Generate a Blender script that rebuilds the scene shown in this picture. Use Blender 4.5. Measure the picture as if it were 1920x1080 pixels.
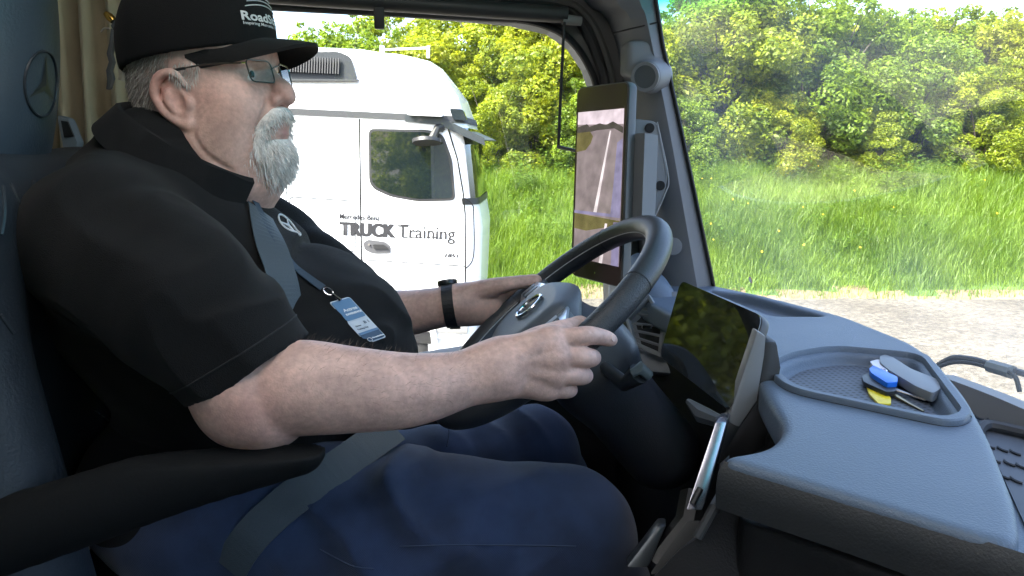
import bpy, bmesh, math, random
import numpy as np
from mathutils import Vector, Matrix, Euler, noise as mnoise
from mathutils.bvhtree import BVHTree
random.seed(7)
RNG = np.random.default_rng(11)
R = math.radians
scene = bpy.context.scene
for _o in list(bpy.data.objects):
    bpy.data.objects.remove(_o)
COL = scene.collection

# ------------------------------------------------------------------ camera, sky, sun, exposure
# world axes: +X towards the front of our truck, +Y towards its left (driver) side, camera (passenger seat) at the origin, ground 2.8 m below
GROUND = -2.8
FPX, YAW, PIT = 1400.0, R(8.0), R(11.1)
cam_d = bpy.data.cameras.new('camera')
cam_d.sensor_width = 36.0
cam_d.lens = 36.0 * FPX / 1920.0
cam_d.clip_start = 0.02
cam_d.clip_end = 900
cam = bpy.data.objects.new('camera', cam_d)
COL.objects.link(cam)
cam.location = (0, 0, 0)
cam.rotation_euler = (math.pi / 2 - PIT, 0, -YAW)
scene.camera = cam

SUN_TO = Vector((-0.72, -0.48, 0.0)).normalized() * math.cos(R(50)) + Vector((0, 0, math.sin(R(50))))
world = bpy.data.worlds.new('World')
scene.world = world
world.use_nodes = True
wn = world.node_tree.nodes
wl = world.node_tree.links
sky = wn.new('ShaderNodeTexSky')
sky.sky_type = 'NISHITA'
sky.sun_disc = False
sky.sun_elevation = R(50)
sky.sun_rotation = math.atan2(SUN_TO.x, SUN_TO.y)
sky.air_density = 0.75
sky.dust_density = 4.0
sky.ozone_density = 0.6
wn['Background'].inputs['Strength'].default_value = 0.15
wl.new(sky.outputs['Color'], wn['Background'].inputs['Color'])
sun_d = bpy.data.lights.new('sun', 'SUN')
sun_d.energy = 2.0
sun_d.angle = R(0.53)
sun_d.color = (1.0, 0.95, 0.86)
sun = bpy.data.objects.new('sun', sun_d)
COL.objects.link(sun)
sun.rotation_euler = (-SUN_TO).to_track_quat('-Z', 'Y').to_euler()
scene.view_settings.view_transform = 'Standard'
scene.view_settings.look = 'None'
scene.view_settings.gamma = 1.0
scene.view_settings.exposure = 3.05
scene.render.engine = 'CYCLES'
scene.cycles.max_bounces = 10
scene.cycles.diffuse_bounces = 5
scene.cycles.glossy_bounces = 4
scene.cycles.transmission_bounces = 6
scene.cycles.transparent_max_bounces = 14
scene.cycles.sample_clamp_indirect = 6.0

# a surveyor's sight line: where the ray through a point of the picture meets a plane of the cab
FV = np.array([math.sin(YAW) * math.cos(PIT), math.cos(YAW) * math.cos(PIT), -math.sin(PIT)])
RV = np.array([math.cos(YAW), -math.sin(YAW), 0.0])
UV = np.cross(RV, FV)
FH = np.array([math.sin(YAW), math.cos(YAW), 0.0])
def ray(px, py): return FV + RV * (px - 960) / FPX + UV * (540 - py) / FPX
def PY(px, py, Y): d = ray(px, py); return d * (Y / d[1])
def PZ(px, py, Z): d = ray(px, py); return d * (Z / d[2])
def PX(px, py, X): d = ray(px, py); return d * (X / d[0])
def PD(px, py, D): return ray(px, py) * D
def PP(px, py, o, n):
    d = ray(px, py); o = np.asarray(o); n = np.asarray(n)
    return d * ((o @ n) / (d @ n))

# ------------------------------------------------------------------ object helpers
def tag(o, label=None, cat=None, group=None, kind=None):
    if label: o['label'] = label
    if cat: o['category'] = cat
    if group: o['group'] = group
    if kind: o['kind'] = kind
    return o
def empty(name, loc=(0, 0, 0)):
    o = bpy.data.objects.new(name, None)
    o.location = loc
    COL.objects.link(o)
    return o
def link(name, me, mat=None, parent=None):
    o = bpy.data.objects.new(name, me)
    COL.objects.link(o)
    if mat is not None:
        for m in (mat if isinstance(mat, (list, tuple)) else [mat]):
            me.materials.append(m)
    if parent is not None:
        o.parent = parent
        o.matrix_parent_inverse = Matrix.Translation(-Vector(parent.location)) if parent.type == 'EMPTY' and parent.parent is None else Matrix.Identity(4)
    return o
def np_mesh(name, V, Fq, smooth=True):
    me = bpy.data.meshes.new(name)
    V = np.asarray(V, np.float32); Fq = np.asarray(Fq, np.int32)
    n, k = Fq.shape
    me.vertices.add(len(V)); me.vertices.foreach_set('co', V.ravel())
    me.loops.add(n * k); me.loops.foreach_set('vertex_index', Fq.ravel())
    me.polygons.add(n)
    me.polygons.foreach_set('loop_start', np.arange(0, n * k, k, dtype=np.int32))
    me.polygons.foreach_set('loop_total', np.full(n, k, np.int32))
    if smooth: me.polygons.foreach_set('use_smooth', np.ones(n, bool))
    me.update(calc_edges=True); me.validate()
    return me
class B:
    """collects shapes into one bmesh"""
    def __init__(s): s.bm = bmesh.new()
    def faces(s, verts, faces, mi=0):
        vs = [s.bm.verts.new(tuple(v)) for v in verts]
        for f in faces:
            try:
                fc = s.bm.faces.new([vs[i] for i in f]); fc.material_index = mi
            except ValueError: pass
        return vs
    def box(s, c, size, rot=None, mi=0):
        c = Vector(c); hx, hy, hz = [q / 2 for q in size]
        vs = [Vector((x, y, z)) for x in (-hx, hx) for y in (-hy, hy) for z in (-hz, hz)]
        if rot is not None: vs = [rot @ v for v in vs]
        s.faces([v + c for v in vs], [(0, 1, 3, 2), (4, 6, 7, 5), (0, 4, 5, 1), (2, 3, 7, 6), (0, 2, 6, 4), (1, 5, 7, 3)], mi)
        return s
    def prism(s, loop, vec, mi=0):
        """closed loop of 3-D points swept along vec"""
        n = len(loop); v = Vector(vec)
        a = [Vector(p) for p in loop]; b = [p + v for p in a]
        s.faces(a + b, [tuple(range(n))[::-1], tuple(range(n, 2 * n))] + [(i, (i + 1) % n, n + (i + 1) % n, n + i) for i in range(n)], mi)
        return s
    def tube(s, pts, rad, seg=10, closed=False, mi=0, flat=None):
        """tube along points; rad number or list; flat=(vector, factor) squeezes the section along vector"""
        pts = [Vector(p) for p in pts]; n = len(pts)
        rad = rad if isinstance(rad, (list, tuple, np.ndarray)) else [rad] * n
        rings = []; up = None
        for i, p in enumerate(pts):
            if closed: t = pts[(i + 1) % n] - pts[i - 1]
            else: t = pts[min(i + 1, n - 1)] - pts[max(i - 1, 0)]
            t.normalize()
            if up is None:
                up = Vector((0, 0, 1)) if abs(t.z) < 0.9 else Vector((1, 0, 0))
            up = (up - t * up.dot(t)).normalized(); sd = t.cross(up)
            ring = []
            for k in range(seg):
                a = 2 * math.pi * k / seg
                o = (up * math.cos(a) + sd * math.sin(a)) * rad[i]
                if flat is not None:
                    fv = Vector(flat[0]).normalized(); o = o - fv * o.dot(fv) * (1 - flat[1])
                ring.append(s.bm.verts.new(p + o))
            rings.append(ring)
        for i in range(n if closed else n - 1):
            A, Bq = rings[i], rings[(i + 1) % n]
            for k in range(seg):
                f = s.bm.faces.new((A[k], A[(k + 1) % seg], Bq[(k + 1) % seg], Bq[k])); f.material_index = mi
        if not closed:
            f = s.bm.faces.new(rings[0][::-1]); f.material_index = mi
            f = s.bm.faces.new(rings[-1]); f.material_index = mi
        return s
    def disc(s, c, nrm, rad, h, seg=24, mi=0, inner=0.0):
        """a short cylinder (or ring when inner > 0) standing on c along nrm"""
        c = Vector(c); n = Vector(nrm).normalized()
        a = n.orthogonal().normalized(); b = n.cross(a)
        P = lambda r, z: [c + a * (r * math.cos(2 * math.pi * k / seg)) + b * (r * math.sin(2 * math.pi * k / seg)) + n * z for k in range(seg)]
        o0, o1 = P(rad, 0), P(rad, h)
        if inner > 0:
            i0, i1 = P(inner, 0), P(inner, h)
            fs = []
            for k in range(seg):
                j = (k + 1) % seg
                fs += [(k, j, seg + j, seg + k), (2 * seg + j, 2 * seg + k, 3 * seg + k, 3 * seg + j), (seg + k, seg + j, 3 * seg + j, 3 * seg + k), (j, k, 2 * seg + k, 2 * seg + j)]
            s.faces(o0 + o1 + i0 + i1, fs, mi)
        else:
            s.faces(o0 + o1, [tuple(range(seg))[::-1], tuple(range(seg, 2 * seg))] + [(k, (k + 1) % seg, seg + (k + 1) % seg, seg + k) for k in range(seg)], mi)
        return s
    def loft(s, rings, closed=True, caps=True, mi=0):
        vr = [[s.bm.verts.new(tuple(p)) for p in r] for r in rings]
        n = len(vr[0])
        for A, Bq in zip(vr[:-1], vr[1:]):
            for k in range(n if closed else n - 1):
                f = s.bm.faces.new((A[k], A[(k + 1) % n], Bq[(k + 1) % n], Bq[k])); f.material_index = mi
        if caps and closed:
            f = s.bm.faces.new(vr[0][::-1]); f.material_index = mi
            f = s.bm.faces.new(vr[-1]); f.material_index = mi
        return s
    def build(s, name, mat=None, parent=None, smooth=False, bevel=0.0, segs=2, angle=35):
        bm = s.bm
        bmesh.ops.recalc_face_normals(bm, faces=bm.faces[:])
        if bevel > 0:
            ed = [e for e in bm.edges if len(e.link_faces) == 2 and e.calc_face_angle(0) > R(angle)]
            try: bmesh.ops.bevel(bm, geom=ed, offset=bevel, segments=segs, affect='EDGES', profile=0.6, clamp_overlap=True)
            except Exception: pass
        me = bpy.data.meshes.new(name)
        if smooth or bevel > 0:
            for f in bm.faces: f.smooth = True
            for e in bm.edges:
                if len(e.link_faces) == 2 and e.calc_face_angle(0) > R(38): e.smooth = False
        bm.to_mesh(me); bm.free()
        return link(name, me, mat, parent)
def copy_tree(o, parent=None):
    c = o.copy(); COL.objects.link(c)
    if parent is not None: c.parent = parent
    for ch in list(o.children): copy_tree(ch, c)
    return c
def catmull(pts, n=8, closed=False):
    P = [np.asarray(p, float) for p in pts]; m = len(P); out = []
    for i in range(m if closed else m - 1):
        if closed: p0, p1, p2, p3 = P[i - 1], P[i], P[(i + 1) % m], P[(i + 2) % m]
        else: p0, p1, p2, p3 = P[max(i - 1, 0)], P[i], P[i + 1], P[min(i + 2, m - 1)]
        for k in range(n):
            t = k / n
            out.append(0.5 * ((2 * p1) + (-p0 + p2) * t + (2 * p0 - 5 * p1 + 4 * p2 - p3) * t * t + (-p0 + 3 * p1 - 3 * p2 + p3) * t ** 3))
    if not closed: out.append(P[-1])
    return out
def round_poly(pts, rad, n=5):
    """2-D (or 3-D) polygon with rounded corners"""
    P = [np.asarray(p, float) for p in pts]; m = len(P); out = []
    rad = rad if isinstance(rad, (list, tuple)) else [rad] * m
    for i in range(m):
        a, b, c = P[i - 1], P[i], P[(i + 1) % m]
        u, v = a - b, c - b; lu, lv = np.linalg.norm(u), np.linalg.norm(v)
        r = min(rad[i], lu * 0.48, lv * 0.48)
        s, e = b + u / lu * r, b + v / lv * r
        for k in range(n + 1):
            t = k / n
            out.append((1 - t) ** 2 * s + 2 * t * (1 - t) * b + t * t * e)
    return out
def text_mesh(txt, size, bold=0.0, shear=0.0, align='LEFT', extrude=0.0, spacing=1.0):
    cu = bpy.data.curves.new('t', 'FONT'); cu.body = txt; cu.size = size; cu.offset = bold; cu.shear = shear
    cu.align_x = align; cu.extrude = extrude; cu.space_character = spacing; cu.resolution_u = 3
    o = bpy.data.objects.new('t', cu); COL.objects.link(o)
    dg = bpy.context.evaluated_depsgraph_get(); dg.update()
    me = bpy.data.meshes.new_from_object(o.evaluated_get(dg))
    bpy.data.objects.remove(o); bpy.data.curves.remove(cu)
    return me
def place_mesh(me, o, ex, ey, ez=None):
    ex, ey = Vector(ex), Vector(ey); ez = Vector(ez) if ez is not None else ex.cross(ey)
    M = Matrix((ex, ey, ez)).transposed().to_4x4(); M.translation = Vector(o)
    me.transform(M); return me

# ------------------------------------------------------------------ materials
MATS = {}
def mat(name, col, rough=0.6, metal=0.0, var=0.0, vscale=20.0, bump=0.0, bscale=200.0, spec=0.5, coat=0.0, sheen=0.0, bdetail=3.0, sub=0.0, voronoi=False, rvar=0.0, emit=None):
    m = bpy.data.materials.new(name); m.use_nodes = True
    nt = m.node_tree; b = nt.nodes['Principled BSDF']; L = nt.links
    b.inputs['Base Color'].default_value = (*col, 1)
    b.inputs['Roughness'].default_value = rough
    b.inputs['Metallic'].default_value = metal
    b.inputs['Specular IOR Level'].default_value = spec
    b.inputs['Coat Weight'].default_value = coat
    b.inputs['Sheen Weight'].default_value = sheen
    if sub > 0:
        b.inputs['Subsurface Weight'].default_value = sub
        b.inputs['Subsurface Radius'].default_value = (0.012, 0.005, 0.003)
        b.inputs['Subsurface Scale'].default_value = 0.5
    if emit:
        b.inputs['Emission Color'].default_value = (*emit[:3], 1); b.inputs['Emission Strength'].default_value = emit[3]
    tc = nt.nodes.new('ShaderNodeTexCoord')
    if var > 0:
        nz = nt.nodes.new('ShaderNodeTexNoise'); nz.inputs['Scale'].default_value = vscale; nz.inputs['Detail'].default_value = 5
        L.new(tc.outputs['Object'], nz.inputs['Vector'])
        mp = nt.nodes.new('ShaderNodeMapRange'); mp.inputs['From Min'].default_value = 0.3; mp.inputs['From Max'].default_value = 0.7
        mp.inputs['To Min'].default_value = 1 - var; mp.inputs['To Max'].default_value = 1 + var
        L.new(nz.outputs['Fac'], mp.inputs['Value'])
        mx = nt.nodes.new('ShaderNodeVectorMath'); mx.operation = 'SCALE'; mx.inputs[0].default_value = col
        L.new(mp.outputs['Result'], mx.inputs['Scale']); L.new(mx.outputs['Vector'], b.inputs['Base Color'])
        if rvar > 0:
            m2 = nt.nodes.new('ShaderNodeMapRange'); m2.inputs['From Min'].default_value = 0.3; m2.inputs['From Max'].default_value = 0.7
            m2.inputs['To Min'].default_value = rough - rvar; m2.inputs['To Max'].default_value = rough + rvar
            L.new(nz.outputs['Fac'], m2.inputs['Value']); L.new(m2.outputs['Result'], b.inputs['Roughness'])
    if bump > 0:
        if voronoi:
            bz = nt.nodes.new('ShaderNodeTexVoronoi'); bz.inputs['Scale'].default_value = bscale; out = bz.outputs['Distance']
        else:
            bz = nt.nodes.new('ShaderNodeTexNoise'); bz.inputs['Scale'].default_value = bscale; bz.inputs['Detail'].default_value = bdetail; out = bz.outputs['Fac']
        L.new(tc.outputs['Object'], bz.inputs['Vector'])
        bp = nt.nodes.new('ShaderNodeBump'); bp.inputs['Strength'].default_value = bump; bp.inputs['Distance'].default_value = 0.002
        L.new(out, bp.inputs['Height']); L.new(bp.outputs['Normal'], b.inputs['Normal'])
    MATS[name] = m
    return m
def glass_mat(name, tint=(1, 1, 1), ior=1.5, rough=0.0, refl=1.0, band=None, haze=0.0):
    m = bpy.data.materials.new(name); m.use_nodes = True; nt = m.node_tree; L = nt.links
    nt.nodes.remove(nt.nodes['Principled BSDF'])
    tr = nt.nodes.new('ShaderNodeBsdfTransparent'); tr.inputs['Color'].default_value = (*tint, 1)
    gl = nt.nodes.new('ShaderNodeBsdfGlossy'); gl.inputs['Roughness'].default_value = rough
    lw = nt.nodes.new('ShaderNodeLayerWeight'); lw.inputs['Blend'].default_value = 0.5      # Schlick term of a thin pane, same from both sides
    pw = nt.nodes.new('ShaderNodeMath'); pw.operation = 'POWER'; pw.inputs[1].default_value = 5.0; L.new(lw.outputs['Facing'], pw.inputs[0])
    mu = nt.nodes.new('ShaderNodeMath'); mu.operation = 'MULTIPLY_ADD'; mu.inputs[1].default_value = 0.9 * refl; mu.inputs[2].default_value = 0.075 * refl
    L.new(pw.outputs[0], mu.inputs[0])
    mx = nt.nodes.new('ShaderNodeMixShader'); L.new(mu.outputs[0], mx.inputs['Fac'])
    L.new(tr.outputs[0], mx.inputs[1]); L.new(gl.outputs[0], mx.inputs[2])
    res = mx.outputs[0]
    if band:   # a tinted shade band along the top edge of the pane (object z)
        tc = nt.nodes.new('ShaderNodeTexCoord'); sp = nt.nodes.new('ShaderNodeSeparateXYZ'); L.new(tc.outputs['Object'], sp.inputs[0])
        mr = nt.nodes.new('ShaderNodeMapRange'); mr.inputs['From Min'].default_value = band[0]; mr.inputs['From Max'].default_value = band[1]
        L.new(sp.outputs['Z'], mr.inputs['Value'])
        cm = nt.nodes.new('ShaderNodeMix'); cm.data_type = 'RGBA'; cm.inputs['A'].default_value = (*tint, 1); cm.inputs['B'].default_value = (*band[2], 1)
        L.new(mr.outputs['Result'], cm.inputs['Factor']); L.new(cm.outputs['Result'], tr.inputs['Color'])
    if haze > 0:  # translucent patches; on the windscreen they imitate its reflection haze
        tc = nt.nodes.new('ShaderNodeTexCoord'); nz = nt.nodes.new('ShaderNodeTexNoise'); nz.inputs['Scale'].default_value = 3.0; nz.inputs['Detail'].default_value = 8
        L.new(tc.outputs['Object'], nz.inputs['Vector'])
        mr = nt.nodes.new('ShaderNodeMapRange'); mr.inputs['From Min'].default_value = 0.4; mr.inputs['From Max'].default_value = 0.8; mr.inputs['To Max'].default_value = haze
        L.new(nz.outputs['Fac'], mr.inputs['Value'])
        df = nt.nodes.new('ShaderNodeBsdfTranslucent'); df.inputs['Color'].default_value = (0.8, 0.82, 0.8, 1)
        m3 = nt.nodes.new('ShaderNodeMixShader'); L.new(mr.outputs['Result'], m3.inputs['Fac']); L.new(res, m3.inputs[1]); L.new(df.outputs[0], m3.inputs[2])
        res = m3.outputs[0]
    L.new(res, nt.nodes['Material Output'].inputs['Surface'])
    return m
def leaf_mat(name, dark, light, trans=0.45):
    m = bpy.data.materials.new(name); m.use_nodes = True; nt = m.node_tree; L = nt.links
    nt.nodes.remove(nt.nodes['Principled BSDF'])
    ge = nt.nodes.new('ShaderNodeNewGeometry')
    tc = nt.nodes.new('ShaderNodeTexCoord'); nz = nt.nodes.new('ShaderNodeTexNoise'); nz.inputs['Scale'].default_value = 0.8; nz.inputs['Detail'].default_value = 4
    L.new(tc.outputs['Object'], nz.inputs['Vector'])
    ad = nt.nodes.new('ShaderNodeMath'); ad.operation = 'MULTIPLY_ADD'; ad.inputs[1].default_value = 0.55; L.new(ge.outputs['Random Per Island'], ad.inputs[0])
    sb = nt.nodes.new('ShaderNodeMath'); sb.operation = 'MULTIPLY_ADD'; sb.inputs[1].default_value = 1.6; sb.inputs[2].default_value = -0.55; L.new(nz.outputs['Fac'], sb.inputs[0])
    L.new(sb.outputs[0], ad.inputs[2])
    cr = nt.nodes.new('ShaderNodeMix'); cr.data_type = 'RGBA'; cr.inputs['A'].default_value = (*dark, 1); cr.inputs['B'].default_value = (*light, 1)
    L.new(ad.outputs[0], cr.inputs['Factor'])
    df = nt.nodes.new('ShaderNodeBsdfDiffuse'); tl = nt.nodes.new('ShaderNodeBsdfTranslucent'); gl = nt.nodes.new('ShaderNodeBsdfGlossy'); gl.inputs['Roughness'].default_value = 0.45
    L.new(cr.outputs['Result'], df.inputs['Color'])
    yl = nt.nodes.new('ShaderNodeMix'); yl.data_type = 'RGBA'; yl.blend_type = 'MULTIPLY'; yl.inputs['Factor'].default_value = 1; yl.inputs['B'].default_value = (1.5, 1.35, 0.6, 1)
    L.new(cr.outputs['Result'], yl.inputs['A']); L.new(yl.outputs['Result'], tl.inputs['Color'])
    a = nt.nodes.new('ShaderNodeMixShader'); a.inputs['Fac'].default_value = trans; L.new(df.outputs[0], a.inputs[1]); L.new(tl.outputs[0], a.inputs[2])
    b = nt.nodes.new('ShaderNodeMixShader'); b.inputs['Fac'].default_value = 0.02; L.new(a.outputs[0], b.inputs[1]); L.new(gl.outputs[0], b.inputs[2])
    L.new(b.outputs[0], nt.nodes['Material Output'].inputs['Surface'])
    return m
# ------------------------------------------------------------------ outside: ground, verge, grass, hedge
def gst(s, t, z): return Vector(RV * s + FH * t) + Vector((0, 0, z))      # s along the verge, t away from our truck
def fbm(x, y, sc, oct=4):
    v = 0; a = 1; tot = 0
    for i in range(oct):
        v += a * mnoise.noise(Vector((x * sc, y * sc, 3.7 * i))); tot += a; a *= 0.5; sc *= 2.1
    return v / tot
def gravel_mat():
    m = bpy.data.materials.new('gravel'); m.use_nodes = True; nt = m.node_tree; L = nt.links; b = nt.nodes['Principled BSDF']
    b.inputs['Roughness'].default_value = 0.95
    tc = nt.nodes.new('ShaderNodeTexCoord')
    def nz(sc, det): n = nt.nodes.new('ShaderNodeTexNoise'); n.inputs['Scale'].default_value = sc; n.inputs['Detail'].default_value = det; L.new(tc.outputs['Object'], n.inputs['Vector']); return n
    a, c = nz(0.35, 6), nz(9.0, 6)
    vo = nt.nodes.new('ShaderNodeTexVoronoi'); vo.inputs['Scale'].default_value = 28; L.new(tc.outputs['Object'], vo.inputs['Vector'])
    r1 = nt.nodes.new('ShaderNodeValToRGB'); r1.color_ramp.elements[0].position = 0.32; r1.color_ramp.elements[0].color = (0.075, 0.066, 0.053, 1); r1.color_ramp.elements[1].position = 0.68; r1.color_ramp.elements[1].color = (0.145, 0.132, 0.108, 1)
    L.new(a.outputs['Fac'], r1.inputs['Fac'])
    r2 = nt.nodes.new('ShaderNodeMapRange'); r2.inputs['From Min'].default_value = 0.3; r2.inputs['From Max'].default_value = 0.7; r2.inputs['To Min'].default_value = 0.65; r2.inputs['To Max'].default_value = 1.3; L.new(c.outputs['Fac'], r2.inputs['Value'])
    sep = nt.nodes.new('ShaderNodeSeparateColor'); L.new(vo.outputs['Color'], sep.inputs[0])
    r3 = nt.nodes.new('ShaderNodeMapRange'); r3.inputs['To Min'].default_value = 0.7; r3.inputs['To Max'].default_value = 1.3; L.new(sep.outputs[0], r3.inputs['Value'])
    mm = nt.nodes.new('ShaderNodeMath'); mm.operation = 'MULTIPLY'; L.new(r2.outputs['Result'], mm.inputs[0]); L.new(r3.outputs['Result'], mm.inputs[1])
    sc = nt.nodes.new('ShaderNodeVectorMath'); sc.operation = 'SCALE'; L.new(r1.outputs['Color'], sc.inputs[0]); L.new(mm.outputs[0], sc.inputs['Scale'])
    L.new(sc.outputs['Vector'], b.inputs['Base Color'])
    bp = nt.nodes.new('ShaderNodeBump'); bp.inputs['Strength'].default_value = 0.8; bp.inputs['Distance'].default_value = 0.02; L.new(vo.outputs['Distance'], bp.inputs['Height']); L.new(bp.outputs['Normal'], b.inputs['Normal'])
    return m
bb = B()
S = 400
bb.faces([(-S, -S, GROUND), (S, -S, GROUND), (S, S, GROUND), (-S, S, GROUND)], [(0, 1, 2, 3)])
tag(bb.build('ground', gravel_mat()), kind='structure')
T0 = 13.2
def edge_t(s): return T0 + 0.35 * fbm(s, 0.3, 0.35) + 0.1 * fbm(s, 4, 1.7)
def bank_z(s, t):
    u = t - edge_t(s)
    if u < 0: return GROUND - 0.05 + u * 0.1
    z = GROUND + 0.02 + 2.35 * (1 - math.exp(-(max(u, 0) / 3.6) ** 1.35)) + 0.12 * fbm(s, t, 0.5)
    return z + 0.02 * max(0, u - 7)
ns, ntt = 180, 56
V = []; Fq = []
tt = list(np.linspace(12.4, 22, 44)) + list(np.linspace(23, 90, 12))
for i in range(ns):
    s_ = -45 + 105 * i / (ns - 1)
    for t_ in tt: V.append(gst(s_, t_, bank_z(s_, t_)))
for i in range(ns - 1):
    for j in range(ntt - 1):
        a = i * ntt + j; Fq.append((a, a + ntt, a + ntt + 1, a + 1))
verge_m = mat('verge_soil', (0.06, 0.11, 0.022), 0.95, var=0.35, vscale=3.0)
vme = np_mesh('verge', V, Fq); vo_ = link('verge', vme, [verge_m, mat('dry_verge_soil', (0.17, 0.13, 0.08), .95, var=.35, vscale=4)]); tag(vo_, kind='structure')
for p in vme.polygons:
    i_, j_ = divmod(p.vertices[0], ntt); s_ = -45 + 105 * i_ / (ns - 1)
    if tt[j_] - edge_t(s_) < .22 + .25 * fbm(s_, 9, .8): p.material_index = 1

# long grass: curved tapering blades
def grass(n, region, hmin, hmax, wid, seed):
    rg = np.random.default_rng(seed)
    Vv = np.zeros((n, 7, 3), np.float32); k = 0
    out = []
    while k < n:
        s_, t_ = region(rg)
        u = t_ - edge_t(s_)
        if u < -0.02: continue
        h = rg.uniform(hmin, hmax) * (0.25 + 0.75 * min(1, max(0, u) / 1.3)) * (0.65 + 0.7 * (fbm(s_, t_, 0.55, 2) + 0.5))
        if u < 0.8 and rg.random() < 0.25 + .6 * (u < .35): continue
        out.append((s_, t_, bank_z(s_, t_) - 0.02, max(h, 0.06))); k += 1
    A = np.array(out)
    base = A[:, :1] * RV + A[:, 1:2] * FH; base[:, 2] = A[:, 2]
    h = A[:, 3]
    ang = rg.uniform(0, 2 * np.pi, n); lean = rg.uniform(0.1, 0.75, n) * h
    dirv = np.stack([np.cos(ang), np.sin(ang), np.zeros(n)], 1)
    sd = np.stack([-np.sin(ang + rg.normal(0, .6, n)), np.cos(ang), np.zeros(n)], 1)
    w = (wid * rg.uniform(0.6, 1.4, n))[:, None]
    for j, (tq, ww) in enumerate(((0, 1.0), (0.45, 0.85), (0.8, 0.5))):
        c = base + dirv * (lean * tq ** 2)[:, None]; c[:, 2] += h * (tq - 0.12 * tq ** 2)
        Vv[:, 2 * j] = c - sd * w * ww; Vv[:, 2 * j + 1] = c + sd * w * ww
    c = base + dirv * lean[:, None] * 1.15; c[:, 2] += h * 0.86
    Vv[:, 6] = c
    idx = np.arange(n)[:, None] * 7
    q = np.concatenate([idx + np.array([0, 1, 3, 2]), idx + np.array([2, 3, 5, 4]), idx + np.array([4, 5, 6, 6])])
    tri = np.concatenate([idx + np.array(t) for t in ((0, 1, 3), (0, 3, 2), (2, 3, 5), (2, 5, 4), (4, 5, 6))])
    return np_mesh('long_grass', Vv.reshape(-1, 3), tri, True)
grass_m = leaf_mat('grass_blade', (0.075, 0.15, 0.018), (0.20, 0.31, 0.045), 0.45)
def reg(rg):
    t_ = T0 + 7.2 * rg.random() ** 1.25
    return rg.uniform(-7.0, 13.5) * (t_ / 15.0), t_
g = link('long_grass', grass(150000, reg, 0.28, 0.72, 0.0058, 3), grass_m)
tag(g, 'long bright green grass covering the bank below the hedge', 'grass', kind='stuff')
# coarse weeds at the foot of the hedge and rank tufts on the bank
def weeds(n, seed):
    rg = np.random.default_rng(seed); Vv = []
    k = 0
    while k < n:
        t_ = T0 + (rg.uniform(3.4, 7.4) if rg.random() < .8 else rg.uniform(1.2, 4)); s_ = rg.uniform(-7, 13.5) * (t_ / 15)
        if fbm(s_, t_, .8, 2) < (-.15 if t_ > T0 + 4.2 else .12): continue
        z = bank_z(s_, t_); h = rg.uniform(.4, 1.05)
        for q in range(rg.integers(9, 16)):
            zz = z + h * (q + 1) / 15; a = rg.uniform(0, 6.28); r = rg.uniform(.05, .16); L = rg.uniform(.03, .07)
            c = gst(s_, t_, 0) + Vector((math.cos(a) * r * .7, math.sin(a) * r * .7, zz)); d = Vector((math.cos(a), math.sin(a), rg.uniform(-.4, .5))).normalized(); sd = d.cross(Vector((0, 0, 1))).normalized()
            Vv += [c - d * L, c + sd * L * .45, c + d * L, c - sd * L * .45]
        k += 1
    return np_mesh('bank_weeds', [tuple(v) for v in Vv], np.arange(len(Vv)).reshape(-1, 4), False)
wd = link('bank_weeds', weeds(5200, 21), leaf_mat('weed_leaf', (0.045, 0.11, 0.018), (0.17, 0.27, 0.035), 0.45))
tag(wd, 'coarse dark green weeds growing along the foot of the hedge', 'weeds', kind='stuff')
# dandelions in the grass
dand_m = mat('dandelion_yellow', (0.75, 0.55, 0.02), 0.7)
bb = B()
for i in range(26):
    s_ = random.uniform(2.5, 11); t_ = random.uniform(14.0, 18.2)
    z = bank_z(s_, t_) + random.uniform(0.3, 0.5)
    bb.disc(gst(s_, t_, z), (random.uniform(-.4, .4), -1, 0.6), random.uniform(0.014, 0.022), 0.012, 8)
tag(bb.build('dandelion_flowers', dand_m), 'scattered small yellow dandelion flowers among the long grass', 'flowers', kind='stuff')

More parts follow.
